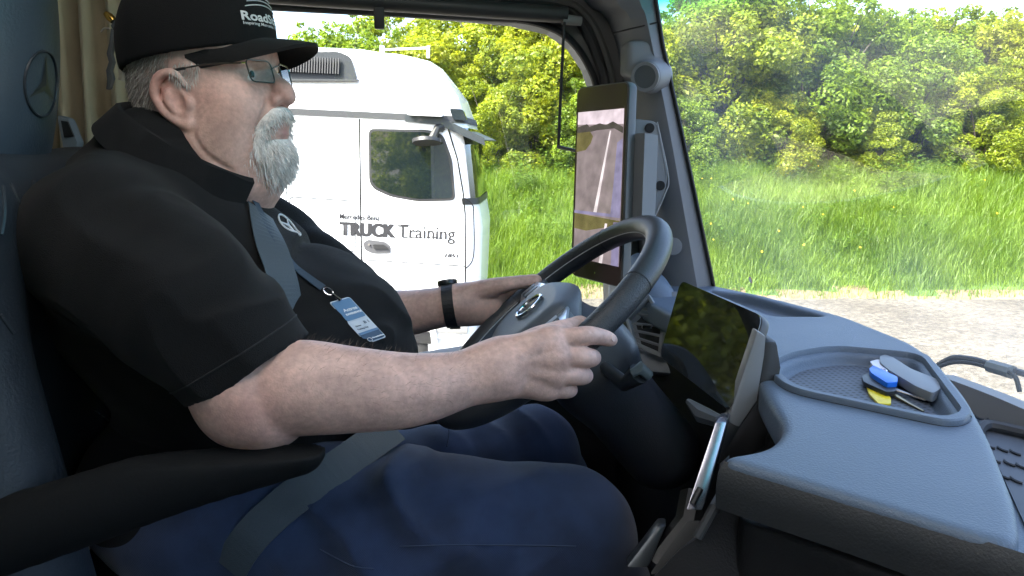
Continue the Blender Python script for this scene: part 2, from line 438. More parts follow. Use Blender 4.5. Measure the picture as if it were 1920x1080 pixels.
# hedge trees: trunk, limbs and a crown of leaf clumps
bark_m = mat('bark', (0.09, 0.075, 0.055), 0.9, var=0.3, vscale=15, bump=0.5, bscale=40)
crown_ms = [leaf_mat('hedge_leaf_a', (0.06, 0.12, 0.012), (0.34, 0.40, 0.028), 0.52), leaf_mat('hedge_leaf_b', (0.07, 0.135, 0.014), (0.38, 0.41, 0.03), 0.52), leaf_mat('hedge_leaf_c', (0.055, 0.115, 0.016), (0.23, 0.33, 0.028), 0.52)]
def make_crown(seed, W=2.1, Dp=1.5, H=4.2, nleaf=46000):
    rg = np.random.default_rng(seed)
    cl = []
    for i in range(130):
        while True:
            p = rg.uniform(-1, 1, 3)
            if p[0] ** 2 + p[1] ** 2 + (p[2] * 0.92) ** 4 < 1: break
        w = 1.0 - 0.35 * max(0, p[2]) ** 2
        cl.append((p[0] * W * w, p[1] * Dp * w, 0.25 + (p[2] + 1) / 2 * H, rg.uniform(0.24, 0.52)))
    for i in range(26):      # shoots breaking the outline at the top
        cl.append((rg.uniform(-W, W) * .8, rg.uniform(-Dp, Dp) * .7, H + rg.uniform(-.15, .55), rg.uniform(0.1, 0.25)))
    cl = np.array(cl)
    pr = cl[:, 3] ** 2; pr /= pr.sum()
    ci = rg.choice(len(cl), nleaf, p=pr)
    d = rg.normal(size=(nleaf, 3)); d /= np.linalg.norm(d, axis=1)[:, None]; d[:, 2] = d[:, 2] * .8
    rr = rg.uniform(0.55, 1.08, nleaf) ** 0.6
    c = cl[ci, :3] + d * (cl[ci, 3] * rr)[:, None]
    keep = c[:, 2] > 0.05; c = c[keep]; d = d[keep]; n = len(c)
    nrm = d * 0.6 + rg.normal(size=(n, 3)) * 0.55 + np.array([0, 0, 0.55]); nrm /= np.linalg.norm(nrm, axis=1)[:, None]
    t = rg.normal(size=(n, 3)); t -= nrm * (t * nrm).sum(1)[:, None]; t /= np.linalg.norm(t, axis=1)[:, None]
    bq = np.cross(nrm, t)
    L = rg.uniform(0.034, 0.078, n)[:, None]; Wd = L * rg.uniform(0.42, 0.62, n)[:, None]
    Vv = np.stack([c - t * L, c + bq * Wd - nrm * L * .12, c + t * L * .95, c - bq * Wd - nrm * L * .12], 1)
    return np_mesh('crown', Vv.reshape(-1, 3), np.arange(n * 4).reshape(-1, 4), False), cl
def make_trunk(cl, seed):
    rg = random.Random(seed); b = B()
    for st in range(3):
        bx, by = rg.uniform(-.35, .35), rg.uniform(-.25, .25)
        pts = [(bx, by, -0.3), (bx * 1.3, by, 0.6), (bx * 2.0 + rg.uniform(-.2, .2), by * 1.5, 1.6), (bx * 3 + rg.uniform(-.3, .3), by * 2, 3.0)]
        cm = catmull(pts, 4); b.tube(cm, list(np.linspace(0.085, 0.025, len(cm))), 7)
    for i in range(34):
        c = cl[rg.randrange(len(cl))]; z0 = max(0.3, min(2.2, c[2] * 0.5))
        cm = catmull([(c[0] * .18, c[1] * .18, z0), (c[0] * .55, c[1] * .55, (z0 + c[2]) / 2 + .1), tuple(c[:3])], 3)
        b.tube(cm, list(np.linspace(0.03, 0.007, len(cm))), 5)
    return b
variants = []
for v in range(4):
    me, cl = make_crown(100 + v, W=2.0 + .2 * (v % 2), H=4.0 + .25 * v)
    tr = make_trunk(cl, v)
    bm_me = bpy.data.meshes.new('trunk'); bmesh.ops.recalc_face_normals(tr.bm, faces=tr.bm.faces[:]); tr.bm.to_mesh(bm_me); tr.bm.free()
    bm_me.materials.append(bark_m); me.materials.append(crown_ms[v % 3])
    variants.append((me, bm_me))
hedge_spots = [(a_, b_ - .5) for a_, b_ in [(-9.6, 20.6), (-6.9, 20.0), (-4.4, 20.4), (-1.9, 19.9), (0.6, 20.3), (2.9, 19.7), (5.3, 20.0), (7.7, 19.6), (10.1, 20.0), (12.6, 19.7), (15.2, 20.2), (17.9, 20.0), (-2.9, 22.6), (4.2, 22.4), (9.0, 22.5), (14.0, 22.6), (-5.6, 22.3), (0.9, 21.9), (2.0, 21.8), (6.6, 21.7), (8.9, 21.3), (11.4, 21.6), (-0.6, 21.5), (1.7, 19.0), (4.2, 18.9), (6.4, 19.0), (8.8, 18.8), (11.3, 18.9), (-0.5, 19.1)]]
hedge_lab = ['leafy green hedge tree farthest left behind the white truck', 'leafy hedge tree showing above the rear of the white truck roof', 'leafy hedge tree above the middle of the white truck roof', 'yellow green hedge tree just above the front of the white truck roof',
             'yellow green hedge tree seen through the side window beside the truck visor', 'hedge tree partly hidden behind the mirror display and window pillar', 'bright hedge tree nearest the pillar in the windscreen view', 'dense hedge tree left of the middle of the windscreen view',
             'dense hedge tree right of the middle of the windscreen view', 'hedge tree near the right edge of the windscreen view', 'hedge tree at the far right edge of the photo', 'hedge tree beyond the right edge behind the wiper',
             'back row tree rising behind the truck roof hedge', 'back row tree rising behind the hedge beside the pillar', 'back row tree topping the middle of the windscreen hedge', 'back row tree topping the right end of the hedge', 'back row tree behind the rear of the white truck roof', 'back row tree peeping between hedge trees left of the guide rod', 'back row tree behind the guide rod and mirror display', 'back row tree just right of the pillar top', 'back row tree above the middle of the windscreen', 'back row tree above the right half of the windscreen', 'back row tree beside the front of the truck roof', 'low bush at the hedge foot behind the guide rod', 'low bush at the hedge foot just right of the pillar', 'low bush at the hedge foot left of the middle of the windscreen', 'low bush at the hedge foot in the middle of the windscreen', 'low bush at the hedge foot right of the middle of the windscreen', 'low bush at the hedge foot right of the white truck nose']
for i, (s_, t_) in enumerate(hedge_spots):
    if i == 11: continue
    me, tm = variants[(i * 3 + i // 4) % 4]
    root = empty('hedge_tree', gst(s_, t_, bank_z(s_, t_) - 0.35))
    root.rotation_euler = (0, 0, random.uniform(0, 6.28))
    sc_ = random.uniform(0.84, 1.0) * {0: .8, 1: .78, 2: .8, 3: .86, 8: .98, 9: .95, 10: .92, 23: .55, 24: .5, 25: .58, 26: .52, 27: .6, 28: .55, 12: .86, 14: 1.0, 15: .93, 16: .8, 20: 1.0, 21: .94, 22: .9}.get(i, 1.0); root.scale = (sc_ * 1.05, sc_ * 1.05, sc_)
    for nm, mm in (('crown', me), ('trunk', tm)):
        o = bpy.data.objects.new(nm, mm); COL.objects.link(o); o.parent = root
    tag(root, hedge_lab[i], 'tree' if i < 23 else 'bush', 'hedge trees along the top of the grass bank' if i < 23 else 'low bushes at the foot of the hedge')
    if i >= 23: root.name = 'hedge_bush'

# unseen trees added to darken the displays' and truck window's reflections and passenger-side light
TALL = [(-5.6, 11.6), (-8.0, 11.0), (-10.6, 10.2), (-13.4, 9.2)]
for i in range(8):
    me, tm = variants[i % 4]
    tall_ = i < 4; px_, py_ = TALL[i] if tall_ else (-4.5 + 3.4 * (i - 4), -10.5 - (i % 3) * .7)
    root = empty('reflection_tree', (px_, py_, GROUND - .1)); root.rotation_euler = (0, 0, i * 1.7); root.scale = (1.3, 1.3, 2.25) if tall_ else (1.2, 1.15, 1.3)
    for nm, mm in (('crown', me), ('trunk', tm)):
        o = bpy.data.objects.new(nm, mm); COL.objects.link(o); o.parent = root
    tag(root, 'unseen tall green tree added behind the seats for the dark centre display to mirror' if tall_ else 'unseen green tree added behind the camera for the white truck window to mirror', 'tree', 'tall trees added for the display to mirror' if tall_ else 'added trees behind the camera')
# ------------------------------------------------------------------ the white truck parked alongside
# local frame: origin on its near side at the rear door seam, x towards its nose, y away from us, z up; parked nose slightly down and slightly towards us
white_m = mat('white_paint', (0.80, 0.82, 0.84), 0.25, coat=0.6, var=0.02, vscale=2)
grey_m = mat('grey_trim', (0.05, 0.053, 0.056), 0.8, spec=.2)
seam_m = mat('panel_gap', (0.012, 0.012, 0.013), 0.9, spec=.1)
chrome_m = mat('chrome', (0.7, 0.7, 0.72), 0.12, metal=1.0)
black_m = mat('black_plastic', (0.015, 0.015, 0.016), 0.45)
rubber_m = mat('rubber', (0.018, 0.018, 0.018), 0.8, bump=0.2, bscale=60)
decal_m = mat('grey_lettering', (0.035, 0.035, 0.038), 1.0, spec=0.0)
twin_m = mat('truck_window_glass', (0.006, 0.010, 0.012), 0.02, spec=1.0, coat=1.0)
TD = 8.0
t_o = PD(676, 400, TD)
_a = R(0.0); _p = R(2.6)
e1 = RV * math.cos(_a) - FH * math.sin(_a); e1 = e1 * math.cos(_p) + np.array([0, 0, -1]) * math.sin(_p)
e2h = FH * math.cos(_a) + RV * math.sin(_a)
e3 = np.cross(e1, e2h); e2 = np.cross(e3, e1)
if e3[2] < 0: e3 = -e3
TM = Matrix(((e1[0], e2[0], e3[0], t_o[0]), (e1[1], e2[1], e3[1], t_o[1]), (e1[2], e2[2], e3[2], t_o[2]), (0, 0, 0, 1)))
TI = TM.inverted()
def tl(px, py, y=0.0):
    """local (x, z) on the truck's side plane y"""
    q = PP(px, py, t_o + e2 * y, e2); v = TI @ Vector(q); return v.x, v.z
truck = empty('parked_truck')
truck.matrix_world = TM
tag(truck, 'white high roof tractor truck with grey lettering parked alongside the window', 'truck')
def tp(b, name, m, parent=truck, **k):
    o = b.build(name, m, None, **k); o.parent = parent; return o
XR = -1.25; WID = 2.45
xf_base = tl(904, 430)[0]
zroof = tl(640, 92)[1]; zrail = tl(640, 212)[1]; zbot = -1.35
prof = [(zbot, xf_base - .02), (tl(905, 540)[1], xf_base), (tl(912, 430)[1], xf_base + .0), (tl(900, 385)[1], tl(897, 385)[0]), (tl(880, 255)[1], tl(880, 255)[0] + .02), (zrail, tl(862, 218)[0] + .05), (tl(850, 178)[1], tl(850, 178)[0] + .03), (tl(825, 138)[1], tl(825, 138)[0]), (tl(800, 108)[1], tl(800, 108)[0]), (tl(770, 98)[1], tl(760, 96)[0] - .02), (zroof + .012, tl(700, 92)[0])]
def interp_prof(z):
    zz = [p[0] for p in prof]; xx = [p[1] for p in prof]
    o = np.argsort(zz); return float(np.interp(z, np.array(zz)[o], np.array(xx)[o]))
def plan_ring(z, grow=0.0, inset=0.0):
    xf = interp_prof(z) + grow; r = 0.30
    pts = []
    y0, y1 = inset - grow, WID - inset + grow
    # front bow + rounded corners
    pts.append((XR, y0)); pts.append((-0.6, y0)); pts.append((0.0, y0)); pts.append((xf - r - .35, y0))
    for k in range(0, 9):
        a = -math.pi / 2 + k / 8 * math.pi / 2
        pts.append((xf - r + r * math.cos(a) * 1.0, y0 + r + r * math.sin(a)))
    pts.append((xf + 0.05, WID / 2))
    for k in range(0, 9):
        a = k / 8 * math.pi / 2
        pts.append((xf - r + r * math.cos(a), y1 - r + r * math.sin(a)))
    pts.append((xf - r - .35, y1)); pts.append((0.0, y1)); pts.append((-0.6, y1)); pts.append((XR, y1))
    return [Vector((x, y, z)) for x, y in pts]
b = B()
zs = sorted(set([p[0] for p in prof] + list(np.linspace(zbot, zroof, 14))))
rings = []
for z in zs:
    ins = 0.0 if z <= zrail else 0.16 * ((z - zrail) / (zroof - zrail)) ** 1.5
    rings.append(plan_ring(z, inset=ins))
rings.append([Vector((p.x * .97 - .02, p.y * .9 + WID * .05, zroof + .035)) for p in rings[-1]])
b.loft(rings)
tp(b, 'cab_body', white_m, smooth=True)
# drip rail and visor
b = B(); zr = tl(600, 212)[1]
b.loft([plan_ring(zr + dz, grow=gq) for dz, gq in ((-.032, .004), (-.03, .018), (.03, .018), (.036, .004))])
tp(b, 'drip_rail', grey_m)
visor_m = mat('smoked_visor', (0.03, 0.036, 0.04), 0.35, spec=.3)
b = B(); x0 = tl(805, 222)[0]; x1 = tl(908, 262)[0]; zt = tl(840, 226)[1]; zb_ = tl(908, 262)[1]
ys = np.linspace(-.02, WID + .02, 13); r1 = []; r2 = []
for y in ys:
    bow = .10 * (1 - ((y - WID / 2) / (WID / 2)) ** 2)
    r1.append(Vector((x0 + .12 + bow, y, zt))); r2.append(Vector((x1 + bow, y, zb_)))
b.faces(r1 + r2 + [v - Vector((0, 0, .012)) for v in r1] + [v - Vector((0, 0, .012)) for v in r2],
        [(i, i + 1, 13 + i + 1, 13 + i) for i in range(12)] + [(26 + i, 39 + i, 39 + i + 1, 26 + i + 1) for i in range(12)] + [(13 + i, 13 + i + 1, 39 + i + 1, 39 + i) for i in range(12)] + [(0, 13, 39, 26), (12, 38, 51, 25)])
b.prism([Vector((x0 - .25, -.03, zt + .035)), Vector((x0 + .14, -.03, zt + .02)), Vector((x1, -.03, zb_ + .02)), Vector((x1 + .01, -.03, zb_ - .06)), Vector((x1 - .12, -.03, zb_ - .01)), Vector((x0 + .1, -.03, zt - .05)), Vector((x0 - .25, -.03, zt - .03))], (0, .025, 0))
tp(b, 'sun_visor', visor_m)
# windscreen wrapping round the near corner
def front_patch(z0, z1, k0, k1, grow, nz=6):
    rr = [plan_ring(z, grow=grow)[k0:k1] for z in np.linspace(z0, z1, nz)]
    return rr
zw0 = tl(900, 375)[1]; zw1 = tl(880, 240)[1]
b = B(); b.loft(front_patch(zw0, zw1, 8, 22, .006), closed=False)
tp(b, 'windscreen', twin_m, smooth=True)
b = B(); b.loft(front_patch(zw0 - .06, zw0 + .01, 6, 24, .012, 3), closed=False)
tp(b, 'windscreen_cowl', black_m, smooth=True)
def side_poly(b, pix, y0, depth, rad=0.0, n=5):
    pts = [tl(*p) for p in pix]
    if rad: pts = round_poly(pts, rad, n)
    b.prism([Vector((p[0], y0, p[1])) for p in pts], (0, depth, 0)); return b
winpx = [(695, 246), (800, 248), (826, 256), (842, 300), (849, 371), (784, 373), (735, 364), (705, 350), (697, 338)]
door = B(); side_poly(door, [(691, 241), (802, 243), (831, 252), (848, 300), (854, 376), (784, 378), (733, 369), (700, 354), (692, 340)], -.004, .01, .06)
wf = tp(door, 'window_frame', black_m)
b = B(); side_poly(b, winpx, -.008, .012, .05); tp(b, 'window_pane', twin_m, wf)
def strip(b, pix, w=.012, closed=False, y=-.003, curve=True):
    pts = [tl(*p) for p in pix]
    if closed: pts = [tuple(q) for q in round_poly(pts, .05)]
    elif curve and len(pts) > 2: pts = [tuple(q) for q in catmull(pts, 5)]
    n = len(pts)
    for i in range(n if closed else n - 1):
        a = np.array(pts[i]); c = np.array(pts[(i + 1) % n]); d = c - a; L_ = np.linalg.norm(d)
        if L_ < 1e-6: continue
        d /= L_; nn = np.array([-d[1], d[0]]) * w / 2
        a2, c2 = a - d * w * .3, c + d * w * .3
        b.prism([Vector((q[0], y, q[1])) for q in (a2 + nn, c2 + nn, c2 - nn, a2 - nn)], (0, .006, 0))
    return b
tp(strip(B(), [(674, 224), (676, 380), (679, 548)], .016), 'door_seam', seam_m)
tp(strip(B(), [(840, 240), (858, 300), (869, 365), (872, 400), (873, 530)], .016, curve=False), 'front_seam', seam_m)
tp(strip(B(), [(872, 372), (885, 383), (888, 400), (888, 480), (873, 504)], .012), 'corner_panel_seam', seam_m)
tp(strip(B(), [(560, 482), (676, 487)], .010), 'lower_seam', seam_m)
tp(strip(B(), [(679, 487), (872, 499)], .010), 'lower_door_seam', seam_m)
tp(strip(B(), [(543, 369), (666, 377), (666, 472), (543, 466)], .010, closed=True), 'locker_hatch', seam_m)
tp(strip(B(), [(538, 225), (537, 400)], .008), 'rear_panel_seam', seam_m)
tp(strip(B(), [(735, 372), (800, 380), (868, 388)], .005), 'waist_crease', mat('crease', (0.6, 0.61, 0.62), .5))
# door handle
b = B(); side_poly(b, [(681, 455), (690, 449), (722, 453), (733, 462), (732, 475), (700, 475), (684, 468)], -.012, .02, .02)
h = tp(b, 'door_handle', mat('handle_recess', (0.06, 0.06, 0.065), .5))
b = B(); side_poly(b, [(700, 458), (720, 458), (730, 466), (702, 466)], -.03, .012, .01); tp(b, 'grip', black_m, h)
b = B(); b.disc((*tl(693, 458)[:1], -.03, tl(693, 458)[1]), (0, 1, 0), .012, .02, 10); tp(b, 'lock', chrome_m, h)
# ribbed roof side grille
b = B(); side_poly(b, [(520, 97), (632, 95), (655, 105), (669, 150), (520, 148)], .05, .04, .05)
for v in b.bm.verts: v.co.y += 0.10 * max(0, (v.co.z - zrail) / (zroof - zrail)) ** 1.2 - .085
gr = tp(b, 'roof_grille', mat('grille_dark', (0.018, 0.022, 0.026), .6, spec=.2))
g0, g1 = tl(520, 100), tl(640, 140)
for i in range(24):
    x = g0[0] + i * (g1[0] - g0[0]) / 24
    b = B(); zz0, zz1 = g1[1], g0[1] - .02
    b.box((x, .0 , (zz0 + zz1) / 2), (.012, .03, zz1 - zz0), Matrix.Rotation(-.16, 3, 'X'))
    tp(b, 'grille_rib', black_m, gr)
b = B(); side_poly(b, [(520, 148), (672, 149), (671, 152), (520, 152)], -.01, .06); tp(b, 'grille_sill', grey_m, gr)
# roof rails and beacons mounts
b = B(); xa, za = tl(712, 92); xb, zb2 = tl(800, 98)
b.tube([(xa, .15, za + .01), (xb, .15, zb2 + .06)], .012, 8); b.box((xa, .15, za), (.05, .04, .1)); b.box((xb, .15, zb2 + .02), (.03, .05, .12))
tp(b, 'roof_bar', mat('light_grey', (0.5, 0.51, 0.52), .5))
# upper front lamp
b = B(); side_poly(b, [(842, 203), (868, 205), (876, 226), (850, 224)], .02, .12, .03); tp(b, 'roof_lamp', twin_m)
# camera mirror arm + round look-down mirror seen through the window line
b = B(); mx, mz = tl(802, 262); b.disc((mx, -.10, mz), (0.1, -.35, -1), .15, .05, 24); mm_ = tp(b, 'kerb_mirror', black_m, smooth=True)
for v in mm_.data.vertices: v.co.z = mz + (v.co.z - mz) * .75
b = B(); b.tube([(mx + .06, -.09, mz + .02), (mx + .1, -.06, mz + .12), (mx + .14, .0, mz + .13)], [.045, .04, .05], 8); tp(b, 'mirror_arm', black_m, mm_)
b = B(); ax, az = tl(800, 214); b.box((ax, -.08, az + .01), (.36, .16, .07)); tp(b, 'mirror_camera', white_m, bevel=.02)
# wheel arch, wheel, step and bumper
wx, wz = tl(705, 640)
b = B(); arc = [(wx + .62 * math.cos(a), -.004, wz + .62 * math.sin(a)) for a in np.linspace(.0, math.pi, 22)]
b.prism([Vector(p) for p in arc], (0, .3, 0)); tp(b, 'wheel_arch', black_m)
b = B()
for i in range(21):
    p, q = Vector(arc[i]), Vector(arc[i + 1]); c = Vector((wx, -.004, wz))
    b.prism([p, q, c + (q - c) * 1.1, c + (p - c) * 1.1], (0, -.05, 0))
tp(b, 'arch_lip', white_m)
b = B(); gz = (TI @ Vector((t_o[0], t_o[1], GROUND))).z + .5
b.tube([(wx + .5 * math.cos(a), .14, gz + .5 * math.sin(a)) for a in np.linspace(0, 2 * math.pi, 33)[:-1]], .15, 10, closed=True, flat=((0, 1, 0), .9))
whl = tp(b, 'wheel', rubber_m, smooth=True)
b = B(); b.disc((wx, .05, gz), (0, 1, 0), .37, .12, 28); tp(b, 'rim', mat('wheel_alloy', (.6, .6, .62), .35, metal=.9), whl)
b = B(); b.box((tl(640, 600)[0] - .55, 1.2, gz - .02), (.35, 2.2, .9)); tp(b, 'side_skirt', white_m, bevel=.03)
sx, sz = tl(825, 615)
b = B(); b.box((sx + .0, .1, sz), (.62, .25, .10)); tp(b, 'entry_step', mat('step_alloy', (.55, .56, .58), .35, metal=.8), bevel=.015)
b = B(); b.box((sx + .0, .16, sz - .30), (.66, .25, .5)); tp(b, 'step_panel', white_m, bevel=.03)
b = B(); b.box((XR - 1.6, WID / 2, gz + .25), (3.0, .8, .25)); tp(b, 'chassis', black_m)
# lettering
def decal(txt, px, py, h_px, w_px, bold=0.0, shear=0, name='lettering', m=decal_m, y=-.006, heavy=0.0):
    me = text_mesh(txt, 1.0, bold, shear)
    xs = [v.co.x for v in me.vertices]; ys_ = [v.co.y for v in me.vertices]
    x0, z0 = tl(px, py); x1, _ = tl(px + w_px, py); _, z1 = tl(px, py - h_px)
    sx_ = (x1 - x0) / (max(xs) - min(xs)); cap = 0.7 if min(ys_) > -.05 else 0.7
    sz_ = (z1 - z0) / cap
    for v in me.vertices: v.co = Vector((x0 + (v.co.x - min(xs)) * sx_, y, z0 + v.co.y * sz_))
    if heavy:      # stroke weight: the same outline laid three times, a hair apart
        bm = bmesh.new(); 
        for k, dx in enumerate((-heavy, 0, heavy)):
            m2 = me.copy(); m2.transform(Matrix.Translation((dx, -.0004 * k, 0))); bm.from_mesh(m2); bpy.data.meshes.remove(m2)
        bm.to_mesh(me); bm.free()
    o = link(name, me, m); o.parent = truck; return o
decal('TRUCK', 638, 440, 24, 103, bold=.03, name='lettering_truck', heavy=.010)
decal('Training', 746, 445, 24, 107, bold=.0, name='lettering_training', heavy=.003)
decal('Mercedes-Benz', 637, 410, 10, 75, bold=.004, name='lettering_maker', heavy=.003)
decal('1851', 834, 482, 7, 26, bold=.02, shear=.2, name='lettering_number', heavy=.003)
# serifs on the light lettering
b = B()
for (px, py, w) in ((752, 421, 18), (757, 445, 9), (770, 445, 9), (800, 445, 8), (811, 445, 8), (822, 446, 8)):
    x, z = tl(px, py); b = B(); b.box((x + w / 350, -.006, z), (w / 175, .002, .012)); tp(b, 'letter_serif', decal_m)
# ------------------------------------------------------------------ signed-distance modelling for rounded and organic shapes
class SDF:
    def __init__(s, lo, hi, step, zfine=None):
        ax = lambda a, b, h: np.arange(a, b + h, h).astype(np.float32)
        s.x, s.y = ax(lo[0], hi[0], step), ax(lo[1], hi[1], step)
        s.z = ax(lo[2], hi[2], step)
        s.D = np.full((len(s.x), len(s.y), len(s.z)), 9.0, np.float32)
        s.step = step
    def sub(s, lo, hi, pad):
        f = lambda A, a, b: slice(max(0, int(np.searchsorted(A, a - pad)) - 1), min(len(A), int(np.searchsorted(A, b + pad)) + 2))
        sl = (f(s.x, lo[0], hi[0]), f(s.y, lo[1], hi[1]), f(s.z, lo[2], hi[2]))
        return sl, s.x[sl[0]][:, None, None], s.y[sl[1]][None, :, None], s.z[sl[2]][None, None, :]
    def put(s, sl, d, k, op):
        A = s.D[sl]
        if A.size == 0: return
        if op == 'add':
            if k > 0:
                h = np.maximum(k - np.abs(A - d), 0) / k
                s.D[sl] = np.minimum(A, d) - h * h * k * 0.25
            else: s.D[sl] = np.minimum(A, d)
        elif op == 'cut':
            if k > 0:
                h = np.maximum(k - np.abs(A + d), 0) / k
                s.D[sl] = np.maximum(A, -d) + h * h * k * 0.25
            else: s.D[sl] = np.maximum(A, -d)
    def cone(s, a, b, ra, rb, k=0.0, op='add', flat=None):
        """tapered capsule; flat=(unit vector, factor): section squeezed along that vector"""
        a, b = np.asarray(a, float), np.asarray(b, float); rm = max(ra, rb)
        ff = 1.0 if flat is None else max(1.0, flat[1])
        pad = k + 3 * s.step + rm * (ff - 1)
        sl, X, Y, Z = s.sub(np.minimum(a, b) - rm, np.maximum(a, b) + rm, pad)
        ab = b - a; L2 = max(ab @ ab, 1e-12)
        px, py, pz = X - a[0], Y - a[1], Z - a[2]
        t = np.clip((px * ab[0] + py * ab[1] + pz * ab[2]) / L2, 0, 1)
        qx, qy, qz = px - t * ab[0], py - t * ab[1], pz - t * ab[2]
        if flat is not None:
            fv = np.asarray(flat[0], float); fv = fv / np.linalg.norm(fv)
            w = (qx * fv[0] + qy * fv[1] + qz * fv[2]); g = w * (1 / flat[1] - 1)
            qx, qy, qz = qx + g * fv[0], qy + g * fv[1], qz + g * fv[2]
        s.put(sl, (np.sqrt(qx * qx + qy * qy + qz * qz) - (ra + (rb - ra) * t)).astype(np.float32), k, op)
    def chain(s, pts, rad, k=0.0, n=5, op='add', flat=None):
        P = catmull([np.append(np.asarray(p, float), r) for p, r in zip(pts, rad)], n)
        for i, (p, q) in enumerate(zip(P[:-1], P[1:])): s.cone(p[:3], q[:3], p[3], q[3], k if i == 0 or i == len(P) - 2 else 0.004, op, flat)
    def ell(s, c, r, M=None, k=0.0, op='add'):
        c = np.asarray(c, float); r = np.asarray(r, float); rm = r.max()
        lo, hi = (c - r, c + r) if M is None else (c - rm, c + rm)
        sl, X, Y, Z = s.sub(lo, hi, k + 3 * s.step)
        px, py, pz = X - c[0], Y - c[1], Z - c[2]
        if M is not None:      # rows of M are the local axes
            px, py, pz = [px * M[i][0] + py * M[i][1] + pz * M[i][2] for i in range(3)]
        k0 = np.sqrt((px / r[0]) ** 2 + (py / r[1]) ** 2 + (pz / r[2]) ** 2)
        k1 = np.sqrt((px / r[0] ** 2) ** 2 + (py / r[1] ** 2) ** 2 + (pz / r[2] ** 2) ** 2)
        s.put(sl, (k0 * (k0 - 1) / np.maximum(k1, 1e-6)).astype(np.float32), k, op)
    def box(s, c, h, rd, M=None, k=0.0, op='add'):
        c = np.asarray(c, float); h = np.asarray(h, float); rm = float(np.linalg.norm(h))
        lo, hi = (c - h, c + h) if M is None else (c - rm, c + rm)
        sl, X, Y, Z = s.sub(lo, hi, k + 3 * s.step)
        px, py, pz = X - c[0], Y - c[1], Z - c[2]
        if M is not None: px, py, pz = [px * M[i][0] + py * M[i][1] + pz * M[i][2] for i in range(3)]
        q = [np.abs(p) - (hh - rd) for p, hh in zip((px, py, pz), h)]
        d = np.sqrt(sum(np.maximum(w, 0) ** 2 for w in q)) + np.minimum(np.maximum(q[0], np.maximum(q[1], q[2])), 0) - rd
        s.put(sl, d.astype(np.float32), k, op)
    def poly(s, pts, z0, z1, rd, k=0.0, op='add', taper=0.0):
        """plan polygon (x, y) extruded z0..z1, edges rounded by rd"""
        P = np.asarray(pts, float)[:, :2]
        sl, X, Y, Z = s.sub((P[:, 0].min(), P[:, 1].min(), z0), (P[:, 0].max(), P[:, 1].max(), z1), k + 4 * s.step)
        X2, Y2 = X[:, :, 0], Y[:, :, 0]
        d2 = np.full(np.broadcast(X2, Y2).shape, 1e9); ins = np.zeros(d2.shape, bool)
        for i in range(len(P)):
            a, b_ = P[i], P[(i + 1) % len(P)]; e = b_ - a
            wx_, wy_ = X2 - a[0], Y2 - a[1]
            t = np.clip((wx_ * e[0] + wy_ * e[1]) / max(e @ e, 1e-12), 0, 1)
            d2 = np.minimum(d2, (wx_ - e[0] * t) ** 2 + (wy_ - e[1] * t) ** 2)
            c1 = (a[1] <= Y2) & (b_[1] > Y2) & (e[0] * wy_ - e[1] * wx_ < 0); c2 = (a[1] > Y2) & (b_[1] <= Y2) & (e[0] * wy_ - e[1] * wx_ > 0)
            c1 = (a[1] <= Y2) & (b_[1] > Y2); c2 = (a[1] > Y2) & (b_[1] <= Y2)
            with np.errstate(divide='ignore', invalid='ignore'):
                xi = a[0] + (Y2 - a[1]) / (e[1] if abs(e[1]) > 1e-12 else 1e-12) * e[0]
            ins ^= (c1 | c2) & (X2 < xi)
        dd = np.where(ins, -np.sqrt(d2), np.sqrt(d2))[:, :, None]
        zz = np.abs(Z - (z0 + z1) / 2) - (z1 - z0) / 2
        dd = dd + taper * (z1 - Z)
        a_, b2 = dd + rd, zz + rd
        d = np.minimum(np.maximum(a_, b2), 0) + np.sqrt(np.maximum(a_, 0) ** 2 + np.maximum(b2, 0) ** 2) - rd
        s.put(sl, d.astype(np.float32), k, op)
    def half(s, p, n):
        """keep only the side the normal n points away from"""
        n = np.asarray(n, float); n = n / np.linalg.norm(n); p = np.asarray(p, float)
        X, Y, Z = s.x[:, None, None], s.y[None, :, None], s.z[None, None, :]
        s.D = np.maximum(s.D, ((X - p[0]) * n[0] + (Y - p[1]) * n[1] + (Z - p[2]) * n[2]).astype(np.float32))
    def displace(s, fn):
        X, Y, Z = np.meshgrid(s.x, s.y, s.z, indexing='ij', sparse=True)
        near = np.abs(s.D) < 0.05
        d = np.broadcast_to(fn(X, Y, Z), s.D.shape)
        s.D = np.where(near, s.D - d, s.D).astype(np.float32)
    def mesh(s, smooth=1):
        D = s.D
        D[0], D[-1] = 9, 9; D[:, 0], D[:, -1] = 9, 9; D[:, :, 0], D[:, :, -1] = 9, 9
        S = D < 0
        cnt = np.zeros(tuple(n - 1 for n in D.shape), np.int8)
        offs = [(i, j, k) for i in (0, 1) for j in (0, 1) for k in (0, 1)]
        sh = cnt.shape
        for o in offs: cnt += S[o[0]:o[0] + sh[0], o[1]:o[1] + sh[1], o[2]:o[2] + sh[2]]
        act = np.argwhere((cnt > 0) & (cnt < 8))
        idx = np.full(sh, -1, np.int32); idx[act[:, 0], act[:, 1], act[:, 2]] = np.arange(len(act))
        C = np.stack([D[act[:, 0] + o[0], act[:, 1] + o[1], act[:, 2] + o[2]] for o in offs], 1)
        acc = np.zeros((len(act), 3)); num = np.zeros(len(act))
        for i in range(8):
            for j in range(i + 1, 8):
                if sum(abs(p - q) for p, q in zip(offs[i], offs[j])) != 1: continue
                cr = (C[:, i] < 0) != (C[:, j] < 0)
                va, vb = C[cr, i], C[cr, j]; t = (va / (va - vb))[:, None]
                acc[cr] += np.array(offs[i]) * (1 - t) + np.array(offs[j]) * t; num[cr] += 1
        pos = act + acc / num[:, None]
        V = np.stack([np.interp(pos[:, a], np.arange(len(A)), A) for a, A in enumerate((s.x, s.y, s.z))], 1)
        F = []
